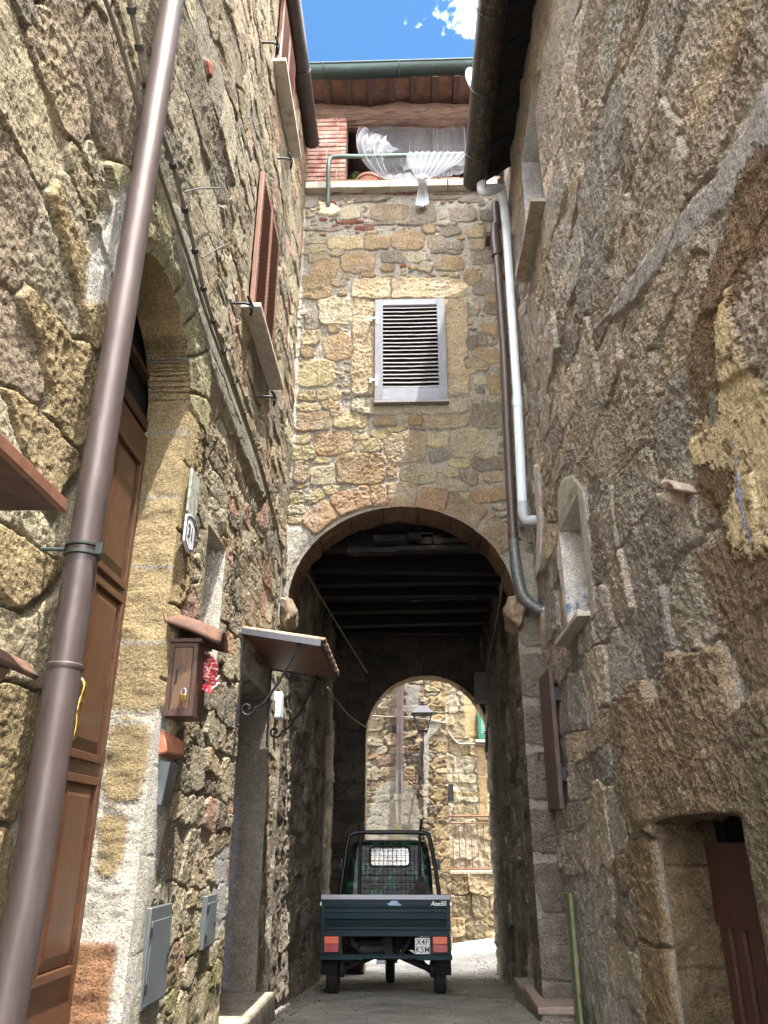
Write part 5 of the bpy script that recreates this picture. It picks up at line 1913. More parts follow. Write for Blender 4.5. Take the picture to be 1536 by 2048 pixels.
# meter cupboards
for (x, y, hy_, hz_, lb) in ((316, 1908, .16, .19, 'larger grey metal meter cupboard door low on the left wall'), (421, 1842, .115, .13, 'smaller grey metal meter cupboard door beside the second doorway')):
    p = onX(x, y, XL + .03)
    t = thing('meter_cupboard', lb, 'meter cupboard', tuple(p), 'grey meter cupboards on the left wall')
    MB().box(XL - .06, XL + .030, p[1] - hy_, p[1] + hy_, p[2] - hz_, p[2] + hz_).build('frame', M_greymetal, t, .003)
    d_ = MB().box(XL + .030, XL + .037, p[1] - hy_ + .012, p[1] + hy_ - .012, p[2] - hz_ + .012, p[2] + hz_ * .72).build('cupboard_door', M_greymetal, t, .002)
    MB().box(XL + .037, XL + .042, p[1] + hy_ - .045, p[1] + hy_ - .03, p[2] - .03, p[2] - .01).build('latch', M_iron, d_)
    for q_ in (-.6, .5):
        MB().tube([(XL + .038, p[1] - hy_ + .008, p[2] + hz_ * q_ - .02), (XL + .038, p[1] - hy_ + .008, p[2] + hz_ * q_ + .02)], .005, 8).build('hinge', M_iron, d_)

# canopy over the second doorway
A0 = onX(482, 1256, XL)
t = thing('canopy', 'small wooden canopy with terracotta tiles on scrolled iron brackets over the second doorway', 'canopy', tuple(A0))
ny, fy = 5.20, 6.40
zn, zf = 2.69, 2.69
xo = -.60
zo = 2.60
bd = MB()
for k in range(4):
    f0, f1 = k / 4, (k + 1) / 4
    q0, q1 = ny + (fy - ny) * f0, ny + (fy - ny) * f1
    bd.hexa([(XL, q0 + .003, zn), (xo, q0 + .003, zo), (xo, q1 - .003, zo), (XL, q1 - .003, zn), (XL, q0 + .003, zn + .02), (xo, q0 + .003, zo + .02), (xo, q1 - .003, zo + .02), (XL, q1 - .003, zn + .02)])
bd.build('boards', two_tone('canopy_boards', lin(96, 60, 42), lin(122, 80, 58), 8, .3, .7, .5, 0, .001, .3, (7, .6, 1), .12), t, .002, smooth=False)
fm = MB()
fm.hexa([(XL, ny - .012, zn - .012), (xo, ny - .012, zo - .012), (xo, ny + .002, zo - .012), (XL, ny + .002, zn - .012), (XL, ny - .012, zn + .030), (xo, ny - .012, zo + .030), (xo, ny + .002, zo + .030), (XL, ny + .002, zn + .030)])
fm.box(xo, xo + .012, ny - .012, fy, zo - .012, zo + .030)
fm.hexa([(XL, fy - .002, zn - .012), (xo, fy - .002, zo - .012), (xo, fy + .01, zo - .012), (XL, fy + .01, zn - .012), (XL, fy - .002, zn + .03), (xo, fy - .002, zo + .03), (xo, fy + .01, zo + .03), (XL, fy + .01, zn + .03)])
fm.build('edge_frame', M_steel, t, smooth=False)
ti = MB()
nt_ = 7
for k in range(nt_):
    yc_ = ny + (fy - ny) * (k + .5) / nt_
    P = []
    for i in range(2):
        x_ = (XL + .0, xo + .035)[i]
        z_ = (zn + .022, zo + .024)[i]
        P.append([(x_, yc_ - .09 * math.cos(math.pi * j / 8), z_ + .032 * math.sin(math.pi * j / 8)) for j in range(9)])
    ti.grid(P)
ti.build('tiles', M_tile_lichen, t, solid=.012)
for yy in (ny + .02, fy - .02):
    s_ = MB()
    wx = XL + .02
    zz = 2.70
    # scroll: spiral at the wall foot, long S, spiral under the outer edge
    foot = (wx + .055, zz - .52)
    head = (xo - .12, zz - .105)
    pts = []
    for k in range(22):
        a_ = math.pi * (1.0 + 2.3 * (1 - k / 21)) 
        r0 = .010 + .042 * (k / 21)
        pts.append((foot[0] + r0 * math.cos(-a_ + math.pi), yy, foot[1] + r0 * math.sin(-a_ + math.pi)))
    mids = [(wx + .16, zz - .49), (wx + .25, zz - .36), (wx + .33, zz - .20), (wx + .38, zz - .11)]
    pts += [(a, yy, b) for a, b in mids]
    for k in range(18):
        a_ = math.pi * (.85 - 2.0 * k / 17)
        r0 = .045 - .033 * (k / 17)
        pts.append((head[0] + r0 * math.cos(a_), yy, head[1] + .02 + r0 * math.sin(a_)))
    s_.tube(pts, .0085, 8)
    s_.box(wx - .012, wx + .002, yy - .011, yy + .011, zz - .62, zz + .02)
    s_.lathe([(.0001, -.014), (.014, 0), (.0001, .014)], (wx, yy, zz - .63), 'Z', 10)
    s_.build('scroll_bracket', M_iron, t)

# small white box on the wall beyond the canopy
p = onX(552, 1405, XL + .04)
t = thing('junction_box', 'small white box on the wall under the far end of the canopy', 'junction box', tuple(p))
MB().box(XL - .02, XL + .07, 6.66, 6.78, p[2] - .11, p[2] + .11).build('cover', M_whitepipe, t, .01)

# near-left ledge and pantile canopy, cut by the edge of the picture
c_ = onX(121, 1021, -.80)
t = thing('ledge', 'flat brown ledge sticking out of the left wall at the left edge', 'ledge', (XL, c_[1], c_[2]))
MB().box(XL - .05, -.80, c_[1] - .9, c_[1], c_[2], c_[2] + .022).build('slab', two_tone('brown_ledge', lin(70, 52, 45), lin(92, 70, 60), 9), t, .003)
MB().box(-.802, -.787, c_[1] - .9, c_[1] + .004, c_[2] - .004, c_[2] + .027).build('trim', M_shutterbrown, t, .003)
c_ = onX(94, 1345, -.85)
t = thing('pantile_canopy', 'wavy terracotta pantile hood on the left wall, just left of the copper drainpipe foot', 'canopy', (XL, c_[1], c_[2]))
P = []
for i in range(12):
    s_ = i / 11
    row = []
    for k in range(40):
        q = k / 39
        row.append((XL - .02 + (.29) * q, c_[1] - .45 * s_, c_[2] + .0 + .017 * math.sin(q * 15.5 + 1.1) + .05 * (1 - q) + .0 * s_))
    P.append(row)
MB().grid(P).build('pantile', M_tile_old, t, solid=.012)
MB().hexa([(XL, c_[1] - .40, c_[2] - .26), (XL + .03, c_[1] - .40, c_[2] - .26), (XL + .03, c_[1] - .02, c_[2] - .26), (XL, c_[1] - .02, c_[2] - .26), (XL, c_[1] - .42, c_[2] + .01), (XL + .22, c_[1] - .42, c_[2] - .0), (XL + .22, c_[1] - .03, c_[2] - .0), (XL, c_[1] - .03, c_[2] + .01)]).build('hood_cheek', M_terradark, t, .004)

# curled roof tile jutting from the right wall
c_ = onX(1368, 985, XR - .03)
t = thing('roof_tile', 'broken grey brown roof tile jutting from the right wall beside the ochre render', 'roof tile', tuple(c_))
P = []
for i in range(12):
    s_ = i / 11
    row = []
    for k in range(14):
        a_ = math.pi * (.1 + .8 * k / 13)
        r_ = .075 * (1 - .25 * s_)
        row.append((XR + .02 - .13 * s_ + .02 * math.sin(4 * a_), c_[1] - r_ * math.cos(a_), c_[2] - .06 + r_ * .9 * math.sin(a_) + .05 * s_ + .012 * math.sin(6 * a_ + 3 * s_)))
    P.append(row)
MB().grid(P).build('tile', two_tone('grey_tile', lin(140, 124, 110), lin(166, 150, 134), 16), t, solid=.014)

# mossy board standing against the right wall
p = onX(1150, 1790, XR - .05)
t = thing('board', 'narrow board green with algae standing against the right wall near the archway', 'board', (XR, 6.36, .3))
MB().box(XR - .062, XR - .035, 6.28, 6.44, .1, p[2]).build('plank', M_moss, t, .004)

# meter box and cables inside the passage
p = onY(962, 1372, YE - .9)
t = thing('meter_box', 'grey box high on the right of the passage just before the far arch', 'meter box', tuple(p))
MB().box(p[0] - .08, TRX + .05, YE - 1.05, YE - .75, p[2] - .22, p[2] + .17).build('box', simple('dusty_box', lin(84, 80, 76), .8), t, .006)
def cable3(label, pts, r, mat, name='cable'):
    t_ = thing(name, label, 'cable', tuple(pts[0]))
    MB().tube(bez(pts, 8), r, 6).build('cable_run', mat, t_)
sp = lambda x, y: onX(x, y, TL + .04)
cable3('taut grey cable along the top of the left passage wall', [onY(611, 1143, YF + .5), onY(660, 1225, 8.3), onY(700, 1290, 9.6), onY(735, 1346, 11.4)], .009, M_cable)
cable3('slack grey cable hanging from the canopy to the far arch', [onY(655, 1375, 6.9), onY(672, 1400, 8.0), onY(700, 1432, 9.5), onY(734, 1456, 11.6)], .008, M_cable)
cable3('thin dark cable down the right side of the passage', [onY(1004, 1150, YF + .5), onY(1000, 1200, 7.6), onY(985, 1280, 8.6), onY(972, 1340, 10.5)], .006, M_cable)
cable3('bunch of dark cables drooping at the right springing of the far arch', [onY(976, 1345, 11.3), onY(978, 1420, 11.35), onY(974, 1470, 11.4), onY(972, 1505, 11.4)], .022, M_cable_dark)

# =================================================================== THREE WHEELED TRUCK
truck = thing('three_wheeled_truck', 'small dark teal three wheeled pickup with camouflage cab parked nose first in the passage', 'three wheeler', (-.25, 8.95, .0))
truck.rotation_euler = (math.atan(-.08), 0, 0)
ORG[truck.name] = Vector((0, 0, 0))
W = .64
YT = -.30        # tail
# cargo bed
b = MB()
b.box(-W, -W + .025, YT + .03, 1.12, .60, .86).box(W - .025, W, YT + .03, 1.12, .60, .86)
b.box(-W, W, 1.10, 1.13, .60, .86)
b.box(-W + .01, W - .01, YT + .03, 1.12, .575, .60)
for s_ in (-1, 1):
    for y in (.1, .45, .8):
        b.box(s_ * W - .006, s_ * W + .006, y, y + .04, .60, .85)
bed = b.build('cargo_bed', M_truckpaint, truck, .005, smooth=False)
tg = MB()
zt0, zt1 = .555, .86
# tailgate pressed in a stepped section
prof = [(0, zt0), (-.012, zt0 + .004), (-.012, zt0 + .028), (.004, zt0 + .034), (.004, zt0 + .088), (-.012, zt0 + .095), (-.014, zt0 + .15), (.002, zt0 + .157), (.002, zt0 + .192), (-.012, zt0 + .199), (-.012, zt0 + .212), (.0, zt0 + .218), (.0, zt1)]
P = [[(x, YT + y, z) for (y, z) in prof] for x in (-W + .035, W - .035)]
tg.grid(P)
tg.box(-W - .002, -W + .036, YT - .016, YT + .03, zt0 - .005, zt1 + .004).box(W - .036, W + .002, YT - .016, YT + .03, zt0 - .005, zt1 + .004)
tg.box(-W + .03, W - .03, YT + .004, YT + .03, zt0, zt1)
gate = tg.build('tailgate', M_truckpaint, truck, .002, smooth=False)
al = MB()
al.box(-W - .006, W + .006, YT - .02, YT + .05, .862, .868).box(-W - .006, W + .006, YT - .024, YT - .019, .826, .868)
alo = al.build('capping', M_alu, gate)
ck = MB()
for k in range(44):
    x = -W + .01 + k * .0291
    s_ = 1 if k % 2 else -1
    M = Matrix.Translation((x, YT - .024, .846 + .007 * s_)) @ Matrix.Rotation(s_ * .75, 4, 'Y')
    ck.box(-.013, .013, -.0025, .001, -.0025, .0025, M)
    M = Matrix.Translation((x, YT + .015 + .012 * s_, .868)) @ Matrix.Rotation(s_ * .75, 4, 'Z')
    ck.box(-.014, .014, -.003, .003, -.001, .0022, M)
ck.build('chequer_pattern', M_alu, alo, smooth=False)
RX = Matrix.Rotation(math.pi / 2, 4, 'X')
text_mesh('Ape50', .062, 'lettering', M_white_enamel, Matrix.Translation((W - .115, YT - .001, .788)) @ RX, gate, .0015, .92, shear=.25, offset=.0012)
MB().box(W - .15, W - .085, YT - .003, YT, .757, .763).build('lettering_underline', M_white_enamel, gate)
text_mesh('PIAGGIO', .052, 'lettering', M_truckpaint, Matrix.Translation((-W + .23, YT - .001, .800)) @ RX, gate, .004, 1.25, offset=.001)
stk = MB()
stk.prism([(-.055, -.012), (-.02, -.022), (.02, -.018), (.07, -.024), (.085, -.012), (.05, .004), (.045, .022), (.0, .026), (-.03, .018), (-.03, .004), (-.06, .0)], -.0015, .0015, lambda u, v, d: (.075 + u, YT - .003 + d, .792 + v))
stk.build('sticker', M_sticker, gate)
for s_ in (-1, 1):
    MB().box(s_ * (W + .008) - .012, s_ * (W + .008) + .012, YT - .015, YT + .03, .77, .80).build('latch', M_zinc, gate, .003)
# chassis rail with light boxes
ch = MB()
ch.box(-W + .01, W - .01, YT + .0, YT + .06, .50, .555)
ch.box(-W + .0, -W + .205, YT + .0, YT + .10, .335, .50).box(W - .205, W, YT + .0, YT + .10, .335, .50)
ch.box(-W, W, YT + .0, YT + .14, .55, .556)
for x in (-.44, .42):
    ch.box(x - .02, x + .02, YT - .008, YT + .01, .53, .556)
chs = ch.build('chassis', M_truckpaint, truck, .004, smooth=False)
bu = MB()
for (xa, xb) in ((-W - .006, -.22), (-.22, .30), (.30, W + .006)):
    za_ = .345 if xa < -.3 or xb > .5 else .338
    bu.box(xa, xb, YT - .02, YT + .03, .298 + (.012 if (xa, xb) == (-.22, .30) else 0), .35)
bu.box(-W - .006, W + .006, YT - .035, YT + .03, .342, .350)
bu.build('bumper', M_truckpaint, truck, .006, smooth=False)
for s_ in (-1, 1):
    x0_, x1_ = (s_ * (W - .108) - .072, s_ * (W - .108) + .072)
    lb_ = MB().box(x0_ - .006, x1_ + .006, YT - .012, YT + .01, .358, .505).build('tail_light', M_black, truck, .004)
    MB().box(x0_, x1_, YT - .026, YT - .010, .435, .500).build('amber_lens', M_amber, lb_, .004)
    MB().box(x0_, x1_, YT - .026, YT - .010, .363, .433).build('red_lens', M_red, lb_, .004)
np_ = MB().box(.288, .432, YT - .022, YT - .018, .352, .488).build('number_plate', M_plate, truck, .002)
text_mesh('X4F', .070, 'lettering', M_black, Matrix.Translation((.360, YT - .0235, .452)) @ RX @ Matrix.Scale(1.05, 4, (0, 1, 0)), np_, .0008, 1.05, offset=.001)
text_mesh('K5M', .070, 'lettering', M_black, Matrix.Translation((.362, YT - .0235, .386)) @ RX @ Matrix.Scale(1.05, 4, (0, 1, 0)), np_, .0008, 1.05, offset=.001)
MB().box(.283, .437, YT - .018, YT + .0, .345, .495).build('plate_holder', M_truckpaint, np_, .002)


def wheel(x, y, r, w_, name='wheel'):
    prof = [(r * .62, -w_ / 2 * .8), (r * .86, -w_ / 2), (r * .97, -w_ / 2 * .85), (r, -w_ / 2 * .5), (r, w_ / 2 * .5), (r * .97, w_ / 2 * .85), (r * .86, w_ / 2), (r * .62, w_ / 2 * .8)]
    ty = MB().lathe(prof, (x, y, r), 'X', 40)
    for k in range(40):       # tread blocks
        a_ = 2 * math.pi * k / 40
        for q in (-1, 0, 1):
            M = Matrix.Translation((x + q * w_ * .3, y, r)) @ Matrix.Rotation(a_ + q * .05, 4, 'X') @ Matrix.Translation((0, 0, r - .002))
            ty.box(-w_ * .12, w_ * .12, -.010, .010, -.002, .004, M)
    w = ty.build('wheel', M_tyre, truck)
    MB().lathe([(r * .64, -w_ / 2 * .7), (r * .5, -w_ / 2 * .3), (r * .2, -w_ / 2 * .35), (r * .2, w_ / 2 * .35), (r * .5, w_ / 2 * .3), (r * .64, w_ / 2 * .7)], (x, y, r), 'X', 28).build('rim', M_underbody, w)


wheel(.53, .0, .212, .115)
wheel(-.53, .0, .212, .115)
wheel(.0, 1.60, .212, .105)
for s_ in (-1, 1):
    mg = MB()
    mg.box(s_ * .565 - .072, s_ * .565 + .072, -.235, -.225, .17, .31)
    mg.box(s_ * .565 - .072, s_ * .565 + .072, -.24, .28, .44, .45)
    mg.build('mudguard', M_flap, truck, .003)
# engine, exhaust, swing arms, shock absorbers seen under the bed
ub = MB()
ub.lathe([(.0001, -.16), (.08, -.15), (.10, -.10), (.10, .08), (.07, .13), (.0001, .14)], (-.16, .10, .40), 'X', 20)
ub.tube(bez([(-.34, -.10, .50), (-.33, -.15, .44), (-.26, -.17, .39), (-.14, -.16, .375), (-.03, -.12, .39)], 6), [.035] * 12 + [.05] * 13, 14)
ub.box(-.05, .06, -.02, .5, .30, .52).box(-.46, .46, .02, .08, .29, .33)
ub.box(-.26, -.05, .3, .62, .28, .5)
for s_ in (-1, 1):
    ub.tube([(s_ * .42, .02, .215), (s_ * .08, .12, .335)], .028, 10)
    ub.tube([(s_ * .44, .0, .20), (s_ * .20, .55, .34)], .032, 10)
    ub.tube([(s_ * .36, -.03, .25), (s_ * .30, .0, .55)], .028, 12)
    ub.lathe([(.05, -.02), (.075, -.01), (.075, .03), (.04, .04)], (s_ * .45, 0, .212), 'X', 18)
ub.tube([(.14, -.05, .33), (.28, -.02, .52)], .022, 8)
for k in range(9):
    ub.lathe([(.036, -.004), (.044, 0), (.036, .004)], (-.36 + .0 * k, -.03, .27 + k * .028), 'Z', 14)
ub.box(.02, .09, 1.0, 1.5, .22, .5).box(-.3, .3, .6, 1.2, .36, .56)
ub.tube([(.0, 1.60, .212), (.09, 1.6, .25), (.09, 1.45, .6)], .03, 10)
ub.build('engine_and_axles', M_underbody, truck)
MB().box(-.09, .0, YT - .01, YT + .08, .265, .300).build('silencer_bracket', M_alu, truck, .005)
# cab: lofted shell with a real rear window opening
cz = [.58, .86, 1.18, 1.42, 1.50, 1.53]
cw = [.50, .52, .505, .475, .44, .34]
yb0 = [1.16, 1.17, 1.20, 1.24, 1.30, 1.42]
yb1 = [2.20, 2.24, 2.02, 1.84, 1.76, 1.64]
cabm = MB()


def cab_w(z):
    return float(np.interp(z, cz, cw))


def cab_yb(z):
    return float(np.interp(z, cz, yb0))


rows = []
for z, w_, y0, y1 in zip(cz, cw, yb0, yb1):
    row = []
    c_ = .09
    for (sx, yy, a0_) in ((1, y0, -90), (1, y1, 0), (-1, y1, 90), (-1, y0, 180)):
        cx_, cy_ = sx * (w_ - c_), yy + (c_ if yy == y0 else -c_)
        for k in range(5):
            a_ = math.radians(a0_ + 90 * k / 4)
            row.append((cx_ + c_ * math.cos(a_), cy_ + c_ * math.sin(a_), z))
    rows.append(row)
n_ = len(rows[0])
V_, F_ = [], []
for r__ in rows:
    V_ += r__
for i in range(len(rows) - 1):
    for k in range(n_):
        k2 = (k + 1) % n_
        if (k == 19 and i < 3) or (k == 9 and i in (1, 2)):
            continue        # flat back panel is built separately round the window
        F_.append((i * n_ + k, i * n_ + k2, (i + 1) * n_ + k2, (i + 1) * n_ + k))
F_.append(tuple((len(rows) - 1) * n_ + k for k in range(n_)))
cabm.add(V_, F_)
cab = cabm.build('cab', M_camo, truck)
wx0, wx1, wz0, wz1 = -.235, .245, 1.215, 1.435


def rrect(x0_, x1_, z0_, z1_, r_, n=5):
    o_ = []
    for (cx_, cz_, a0_) in ((x1_ - r_, z1_ - r_, 0), (x0_ + r_, z1_ - r_, 90), (x0_ + r_, z0_ + r_, 180), (x1_ - r_, z0_ + r_, 270)):
        for k in range(n + 1):
            a_ = math.radians(a0_ + 90 * k / n)
            o_.append((cx_ + r_ * math.cos(a_), cz_ + r_ * math.sin(a_)))
    return o_


yw0 = lambda z: cab_yb(min(z, 1.42))
inner = rrect(wx0, wx1, wz0, wz1, .05)
# the outline of the back panel, one point per window point
outer = []
for (x, z) in inner:
    cxm, czm = (wx0 + wx1) / 2, (wz0 + wz1) / 2
    dx, dz = (x - cxm) / ((wx1 - wx0) / 2), (z - czm) / ((wz1 - wz0) / 2)
    k = max(abs(dx), abs(dz))
    dx, dz = dx / k, dz / k
    zz = 1.45 if dz > .999 else (.58 if dz < -.999 else (czm + dz * (1.45 - czm) if dz > 0 else czm + dz * (czm - .58)))
    ww = cab_w(zz) - .085
    outer.append((cxm * (1 - abs(dx)) + dx * ww, zz))
bp_ = MB()
ni = len(inner)
bp_.add([(x, yw0(z), z) for x, z in inner] + [(x, yw0(z) , z) for x, z in outer], [(i, (i + 1) % ni, (i + 1) % ni + ni, i + ni) for i in range(ni)])
bp_.build('cab_back_panel', M_camo, cab)
sl2 = MB()
ring = inner + [inner[0]]
sl2.tube([(x, yw0(z) - .006, z) for x, z in ring], .013, 8)
sl2.build('window_seal', M_black, cab)
MB().add([(x, yw0(z), z) for x, z in inner], [tuple(range(ni))]).build('rear_window', M_glass, cab)
# windscreen side: an opening in the loft would be hidden; the light comes through side glass
ws = MB()
sc_ = MB()
for z_ in (.90, .97, 1.04, 1.11):
    sc_.box(-.33, .33, yw0(z_) - .009, yw0(z_) + .004, z_, z_ + .028)
sc_.build('pressed_ribs', M_camo, cab, .004)
for s_ in (1, -1):
    MB().tube([(s_ * .46, 1.75, 1.2), (s_ * .57, 1.78, 1.22), (s_ * .60, 1.79, 1.22)], .008, 8).box(s_ * .595 - .035, s_ * .595 + .035, 1.78, 1.80, 1.20, 1.33).build('mirror', M_black, cab, .008)
MB().add([(-.40, 2.225, .875), (.40, 2.225, .875), (.36, 1.86, 1.41), (-.36, 1.86, 1.41)], [(0, 1, 2, 3)]).build('windscreen', M_glass, cab)
# roll frame and guard mesh behind the cab
fr_ = MB()
yy = 1.06
fr_.tube(bez([(-.585, yy, .60), (-.575, yy, .86), (-.53, yy, 1.22), (-.495, yy, 1.47), (-.47, yy, 1.545), (-.40, yy, 1.575), (-.2, yy, 1.58), (.2, yy, 1.58), (.40, yy, 1.575), (.47, yy, 1.545), (.495, yy, 1.47), (.54, yy, 1.22), (.585, yy, .86), (.595, yy, .60)], 8), .025, 14)
fr_.tube([(-.35, yy + .01, .60), (-.345, yy + .01, 1.50), (-.355, yy - .01, 1.60), (-.375, yy - .04, 1.72)], .017, 12)
fr_.tube([(.36, yy + .01, .60), (.365, yy + .01, 1.50), (.375, yy - .01, 1.60), (.395, yy - .04, 1.72)], .017, 12)
fr_.build('roll_frame', M_black, truck)
ms = MB()
x = -.33
while x < .36:
    ms.tube([(x, yy + .012, .62), (x, yy + .012, 1.485)], .0028, 5)
    x += .0525
z = .64
while z < 1.50:
    ms.tube([(-.34, yy + .012, z), (.355, yy + .012, z)], .0028, 5)
    z += .0525
ms.build('guard_mesh', M_mesh, truck)
for s_ in (-.30, .28):
    MB().box(s_, s_ + .3 * (1 if s_ < 0 else 1), 1.02, 1.035, .86, .872).build('bed_rail', M_rust, truck)

# jacket thrown over the front of the bed
jk = thing('jacket', 'crumpled grey brown cloth heaped against the cab inside the truck bed', 'jacket', (.0, 9.9, .75))
P = []
for i in range(22):
    row = []
    for k in range(26):
        a_ = k / 25 * 2 - 1
        s_ = i / 21
        z_ = .60 + .42 * (1 - s_) * (1 - .55 * abs(a_ - .25) ** 1.3) + .035 * math.sin(7 * a_ + 4 * s_) + .02 * math.sin(13 * a_ - 6 * s_)
        row.append((.04 + .17 * a_ + .04 * (1 - s_) + .02 * math.sin(9 * s_ + 3 * a_), 9.97 - .20 * s_ - .03 * math.sin(8 * a_ + 2 * s_), z_ - .03))
    P.append(row)
MB().grid(P).build('cloth', M_rag, jk, solid=.012)

# =================================================================== BEYOND THE ARCH
far_a = thing('stone_house', 'sunlit rubble house with a street lamp and drainpipe, facing the far end of the passage', 'house', (-1, 14.0, -.3))
YA = 14.0
qx = onY(895, 1550, YA)[0]
us_ = axis(-2.6, qx, .013)
vs_ = axis(-.6, 6.2, .013)
s_ = Sheet(us_, vs_, .03, 701)
palF = [.55 * mute(c_, .2) for c_ in (lin(190, 164, 124), lin(178, 150, 112), lin(200, 180, 142), lin(172, 138, 100), lin(182, 166, 138))]
cs = courses(-2.7, qx - .14, -.6, 6.3, (.12, .26), (.14, .4), palF, 71, (0, .025), .10, .3)
for k in range(26):
    w_ = .13 if k % 2 else .19
    cs.append(site(qx - w_, -.6 + k * .27, w_, .135, 0, lin(142, 124, 96) * rnd.uniform(.85, 1.08), .012, 8, 0, 0, .7))
s_.masonry(cs, lin(136, 128, 112), .12, 1.2, -.010)
s_.relief(.02, .014, .007, .012, 13, .018)
FA = lambda x, y: (onY(x, y, YA)[0], onY(x, y, YA)[2])
s_.patch([FA(775, 1560), FA(800, 1565), FA(835, 1580), FA(842, 1640), FA(838, 1700), FA(700, 1720), FA(735, 1640), FA(755, 1580)], lin(128, 124, 115), .02, .6, .25, .02, .06)
s_.patch([FA(788, 1690), FA(794, 1610), FA(802, 1610), FA(806, 1690)], lin(140, 136, 96), .02, .5, .4, .02, .02, .7)
s_.patch([FA(810, 1370), FA(840, 1370), FA(838, 1440), FA(812, 1440)], lin(122, 119, 112), .02, .6, .25, .02, .05)
s_.patch([FA(845, 1462), FA(880, 1440), FA(884, 1452), FA(858, 1480), FA(856, 1600), FA(850, 1680), FA(846, 1600), FA(846, 1480)], lin(142, 138, 130), .03, .6, .25, .01, .02)
build_sheet('wall', s_, lambda u, v, d: np.stack([u, YA - d, v], -1), [], far_a)
MB().box(-2.6, qx, YA + .08, YA + 3, -.6, 6.2).build('house_mass', bpy.data.materials['inner_masonry'], far_a, smooth=False)
sg = onY(949, 1100, 14.0)
# small dark vent slot and putlog holes
for (x, y, w_, h_) in ((790, 1457, .05, .06),):
    p = onY(x, y, YA)
    MB().box(p[0] - w_, p[0] + w_, YA - .03, YA + .02, p[2] - h_, p[2] + h_).build('putlog_hole', M_dark, far_a)

YB = 15.4
far_b = thing('stone_house', 'pale sunlit house with a green louvred shutter, behind the iron railing', 'house', (1.5, YB, 0))
us_ = axis(.2, 4.2, .016)
vs_ = axis(-.6, 6.6, .016)
s_ = Sheet(us_, vs_, .03, 801)
s_.masonry(courses(.1, 4.4, -.6, 6.8, (.2, .34), (.25, .6), [.56 * c_ for c_ in (lin(208, 196, 168), lin(200, 184, 150), lin(196, 176, 136))], 81, (0, .02), .1), lin(144, 139, 126), .14, 1.2, -.008)
s_.relief(.02, .022, .010, .008, 11)
FB = lambda x, y: (onY(x, y, YB)[0], onY(x, y, YB)[2])
s_.patch([FB(925, 1350), FB(960, 1350), FB(960, 1475), FB(930, 1475)], lin(140, 128, 98), .01, .3, .2, .01, .02)
s_.patch([FB(950, 1495), FB(970, 1490), FB(978, 1640), FB(960, 1640)], lin(136, 116, 88), .02, .5, .4, .01, .02)
s_.tint(lin(144, 130, 98), 2, 0, .3, 802, .6)
build_sheet('wall', s_, lambda u, v, d: np.stack([u, YB - d, v], -1), [], far_b)
MB().box(.2, 6, YB + .08, YB + 3, -.6, 6.6).build('house_mass', bpy.data.materials['inner_masonry'], far_b, smooth=False)
g0, g1 = onY(957, 1478, YB - .06), onY(957, 1412, YB - .06)
f_ = MB()
gx0 = g0[0]
f_.box(gx0, gx0 + .06, YB - .09, YB - .05, g0[2], g1[2]).box(gx0 + .40, gx0 + .46, YB - .09, YB - .05, g0[2], g1[2]).box(gx0 + .06, gx0 + .40, YB - .09, YB - .05, g0[2], g0[2] + .08).box(gx0 + .06, gx0 + .40, YB - .09, YB - .05, g1[2] - .06, g1[2])
gs = f_.build('shutter', M_greenshutter, far_b, .003, smooth=False)
f_ = MB()
k = g0[2] + .10
while k < g1[2] - .07:
    M = Matrix.Translation((gx0 + .23, YB - .07, k)) @ Matrix.Rotation(math.radians(-35), 4, 'X')
    f_.box(-.17, .17, -.024, .024, -.004, .004, M)
    k += .042
f_.build('slats', simple('pale_green_slats', lin(120, 160, 150), .5), gs, smooth=False)
MB().box(gx0 - .06, gx0 + .6, YB - .16, YB, g0[2] - .07, g0[2] - .02).build('window_sill', M_marble, far_b, .005)
for (x, y, w_, h_) in ((899, 1585, .035, .14),):
    p = onY(x, y, YB - .8)
    MB().box(p[0] - .01, p[0] + .07, YB - .85, YB - .1, p[2] - h_, p[2] + h_).build('dark_pipe_box', M_black, far_b)

# low retaining wall with iron railing
YW = 14.75
rw = thing('retaining_wall', 'low sunlit stone wall carrying the iron railing beyond the passage', 'wall', (1.5, YW, 0))
zt_ = onY(940, 1748, YW)[2]
us_ = axis(qx - .3, 4.2, .014)
vs_ = axis(-.7, zt_, .014)
s_ = Sheet(us_, vs_, .02, 901)
s_.masonry(courses(qx - .4, 4.3, -.7, 1.2, (.26, .38), (.3, .6), [.64 * c_ for c_ in (lin(190, 168, 128), lin(178, 156, 116), lin(168, 150, 116))], 91, (0, .03), .1, .15), lin(122, 112, 92), .10, 1.2, -.02)
s_.relief(.02, .024, .012, .016, 12)
s_.tint(lin(112, 112, 78), 4, 0, .3, 902, .5)
build_sheet('wall', s_, lambda u, v, d: np.stack([u, YW - d, v], -1), [], rw)
MB().box(qx - .3, 4.2, YW + .06, YB, -.7, zt_ - .01).box(qx - .3, 4.2, YW - .03, YW + .3, zt_ - .005, zt_ + .05).build('coping', M_concrete, rw, .01)
rl = thing('railing', 'rusty iron railing on the low wall beyond the passage', 'railing', (1.5, YW, zt_))
r0_, r1_, r2_ = zt_ + .08, onY(940, 1646, YW)[2], onY(940, 1632, YW)[2]
MB().tube([(qx + .03, YW + .05, r2_), (3.6, YW + .05, r2_)], .018, 8).tube([(qx + .03, YW + .05, r1_), (3.6, YW + .05, r1_)], .010, 8).tube([(qx + .03, YW + .05, r0_), (3.6, YW + .05, r0_)], .012, 8).build_split('rail', M_rust, rl)
bl = MB().tube([(0, 0, r0_), (0, 0, r1_)], .007, 6)
x = qx + .10
first = None
